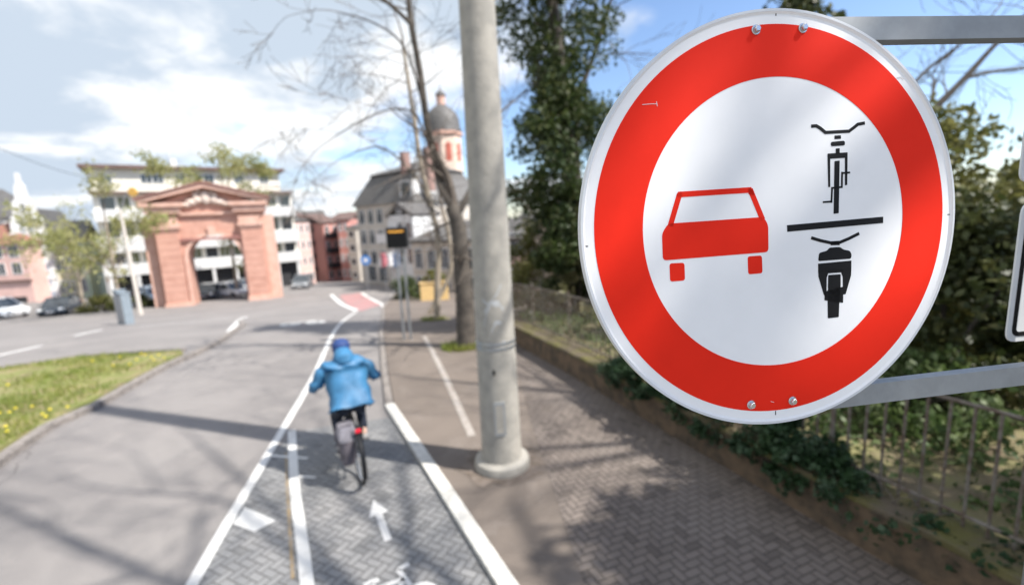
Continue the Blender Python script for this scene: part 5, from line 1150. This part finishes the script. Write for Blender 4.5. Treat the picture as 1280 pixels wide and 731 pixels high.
# yellow planter, hedge, banners by the white house
q = D(543, 362, 33); po = (q.x, q.y, h(33)); pt = thing('planter', 'long yellow planter wall in front of the beige house', 'planter', po, R(8))
zp = D(545, 353, 33).z - h(33); mb = MB(); mb.box(-1.0, 1.0, -.4, .4, -.2, zp); mb.build('trough', M['yellow'], pt, bevel=.04); mb = MB(); mb.box(-1.05, 1.05, -.46, .46, zp, zp + .07); mb.build('edge', M['yellow'], pt, bevel=.02)
bush('hedge_plant', 'green plants standing in the yellow planter', 'plant', (q.x, q.y, h(33) + zp + .05), .75, .75, 900, .12, M['olive'], 51, None, 14, False)
q = D(508, 360, 36); bush('hedge', 'green hedge at the foot of the white house front', 'hedge', (q.x, q.y, h(36)), 1.6, 1.5, 2200, .13, M['ivy'], 52, None, 26)
q = D(130, 388, 38); bush('hedge', 'olive hedge between dark car and street cabinets', 'hedge', (q.x, q.y, h(38)), 1.5, 1.1, 2200, .13, M['olive'], 53, None, 26)
q = D(178, 386, 40); bush('hedge', 'low dark shrub between cabinets and gate', 'hedge', (q.x, q.y, h(40)), 1.0, 1.0, 1200, .13, M['yew'], 54, None, 20)
for px, mt, lab in ((482, 'banner_red', 'red banner hanging before the white house'), (489, 'frame', 'white banner between red and blue ones'), (497, 'banner_blue', 'blue banner hanging before the white house')):
    q = D(px, 345, 38); r_ = thing('banner', lab, 'banner', (q.x, q.y, h(38)), group='banners by the white house'); zt2 = D(px, 316, 38).z - h(38); zb2 = D(px, 334, 38).z - h(38)
    MB().tube([(0, .05, 0), (0, .05, zt2 + .2)], .03, 8).build('pole', M['steel'], r_, True)
    mb = MB(); vs = []; nn = 8
    for i in range(nn + 1):
        t = i / nn
        for x in (-.26, .26): vs.append((x, .04 * math.sin(t * 6 + x * 3), zt2 + (zb2 - zt2) * t))
    mb.add(vs, [(2 * i, 2 * i + 1, 2 * i + 3, 2 * i + 2) for i in range(nn)]); o = mb.build('cloth', M[mt], r_, True); mm = o.modifiers.new('t', 'SOLIDIFY'); mm.thickness = .01
q = D(460, 356, 42); r_ = thing('traffic_sign', 'small blue and white round sign on a post before the stone house', 'traffic sign', (q.x, q.y, h(42))); zs_ = D(460, 325, 42).z - h(42)
MB().tube([(0, .05, -.05), (0, .05, zs_ + .3)], .035, 8).build('post', M['steel'], r_, True); dk = MB(M=Matrix.Translation((0, 0, zs_)) @ Matrix.Rotation(R(90), 4, 'X')).lathe([(.46, -.01), (.46, .01)], 24).build('disc', M['bluesign'], r_)
MB(M=Matrix.Translation((0, 0, zs_)) @ Matrix.Rotation(R(90), 4, 'X')).lathe([(.2, .011), (.2, .018)], 20).build('symbol', M['frame'], dk)
# young spring trees on the plaza
def spring_tree(label, base, hgt, seed, n, rad, lo=.28, hi=.5):
    rnd = random.Random(seed); b = Vector(base); limbs = [([b - Vector((0, 0, .1)), b + Vector((.05, 0, hgt * .3)), b + Vector((0, .1, hgt * .6)), b + Vector((.1, 0, hgt * .85))], .16, .06)]
    for k in range(6):
        a = 2 * math.pi * k / 6 + rnd.uniform(-.4, .4); z0 = hgt * rnd.uniform(lo, hi); e = Vector((math.cos(a), math.sin(a), 0)) * rad; p0 = b + Vector((0, 0, z0)); limbs.append(([p0, p0 + e * .4 + Vector((0, 0, hgt * .14)), p0 + e * .85 + Vector((0, 0, hgt * .24))], .06, .02))
    return bare_tree('spring_tree', label, limbs, seed, M['bark_light'], 2, 'young trees around the gate', .3, (2, 3), 1.8, .55, (M['spring'], n, .17, .75), .6, .3)
q = D(148, 372, 36); spring_tree('young tree with sparse spring leaves in front of the apartment block', (q.x, q.y, h(36)), 9.0, 61, 3000, 2.9)
q = D(103, 376, 42); spring_tree('loose spring tree before the green house at left', (q.x, q.y, h(42)), 7.5, 62, 1000, 2.6)
q = D(290, 370, 45.5); spring_tree('spring tree whose top rises behind the gate pediment', (q.x + .6, q.y, h(46)), 13.2, 63, 4000, 3.4, .55, .72)
# grass tufts round the tree feet
for T, r_, n, lab in ((T1, .42, 900, 'tuft of green grass round the foot of the thick street tree'), (T2, .4, 500, 'tuft of green grass round the foot of the slender tree')):
    base = (T.x, T.y, h(T.y) + .046); root = thing('grass_tuft', lab, 'grass tuft', base); pts = []
    for i in range(n): a = random.uniform(0, 6.28); rr = r_ * (.5 + .6 * random.random()); pts.append((T.x + rr * math.cos(a) - .12, T.y + rr * math.sin(a) * .8 - .1, h(T.y) + .046))
    blades(pts, .17, .022, 'blades', M['grass'], root, base); MB(base).lathe([(r_ * 1.3, -.03), (r_ * 1.2, .006), (.1, .012)], 20, (T.x, T.y, base[2])).build('soil', M['soil'], root)
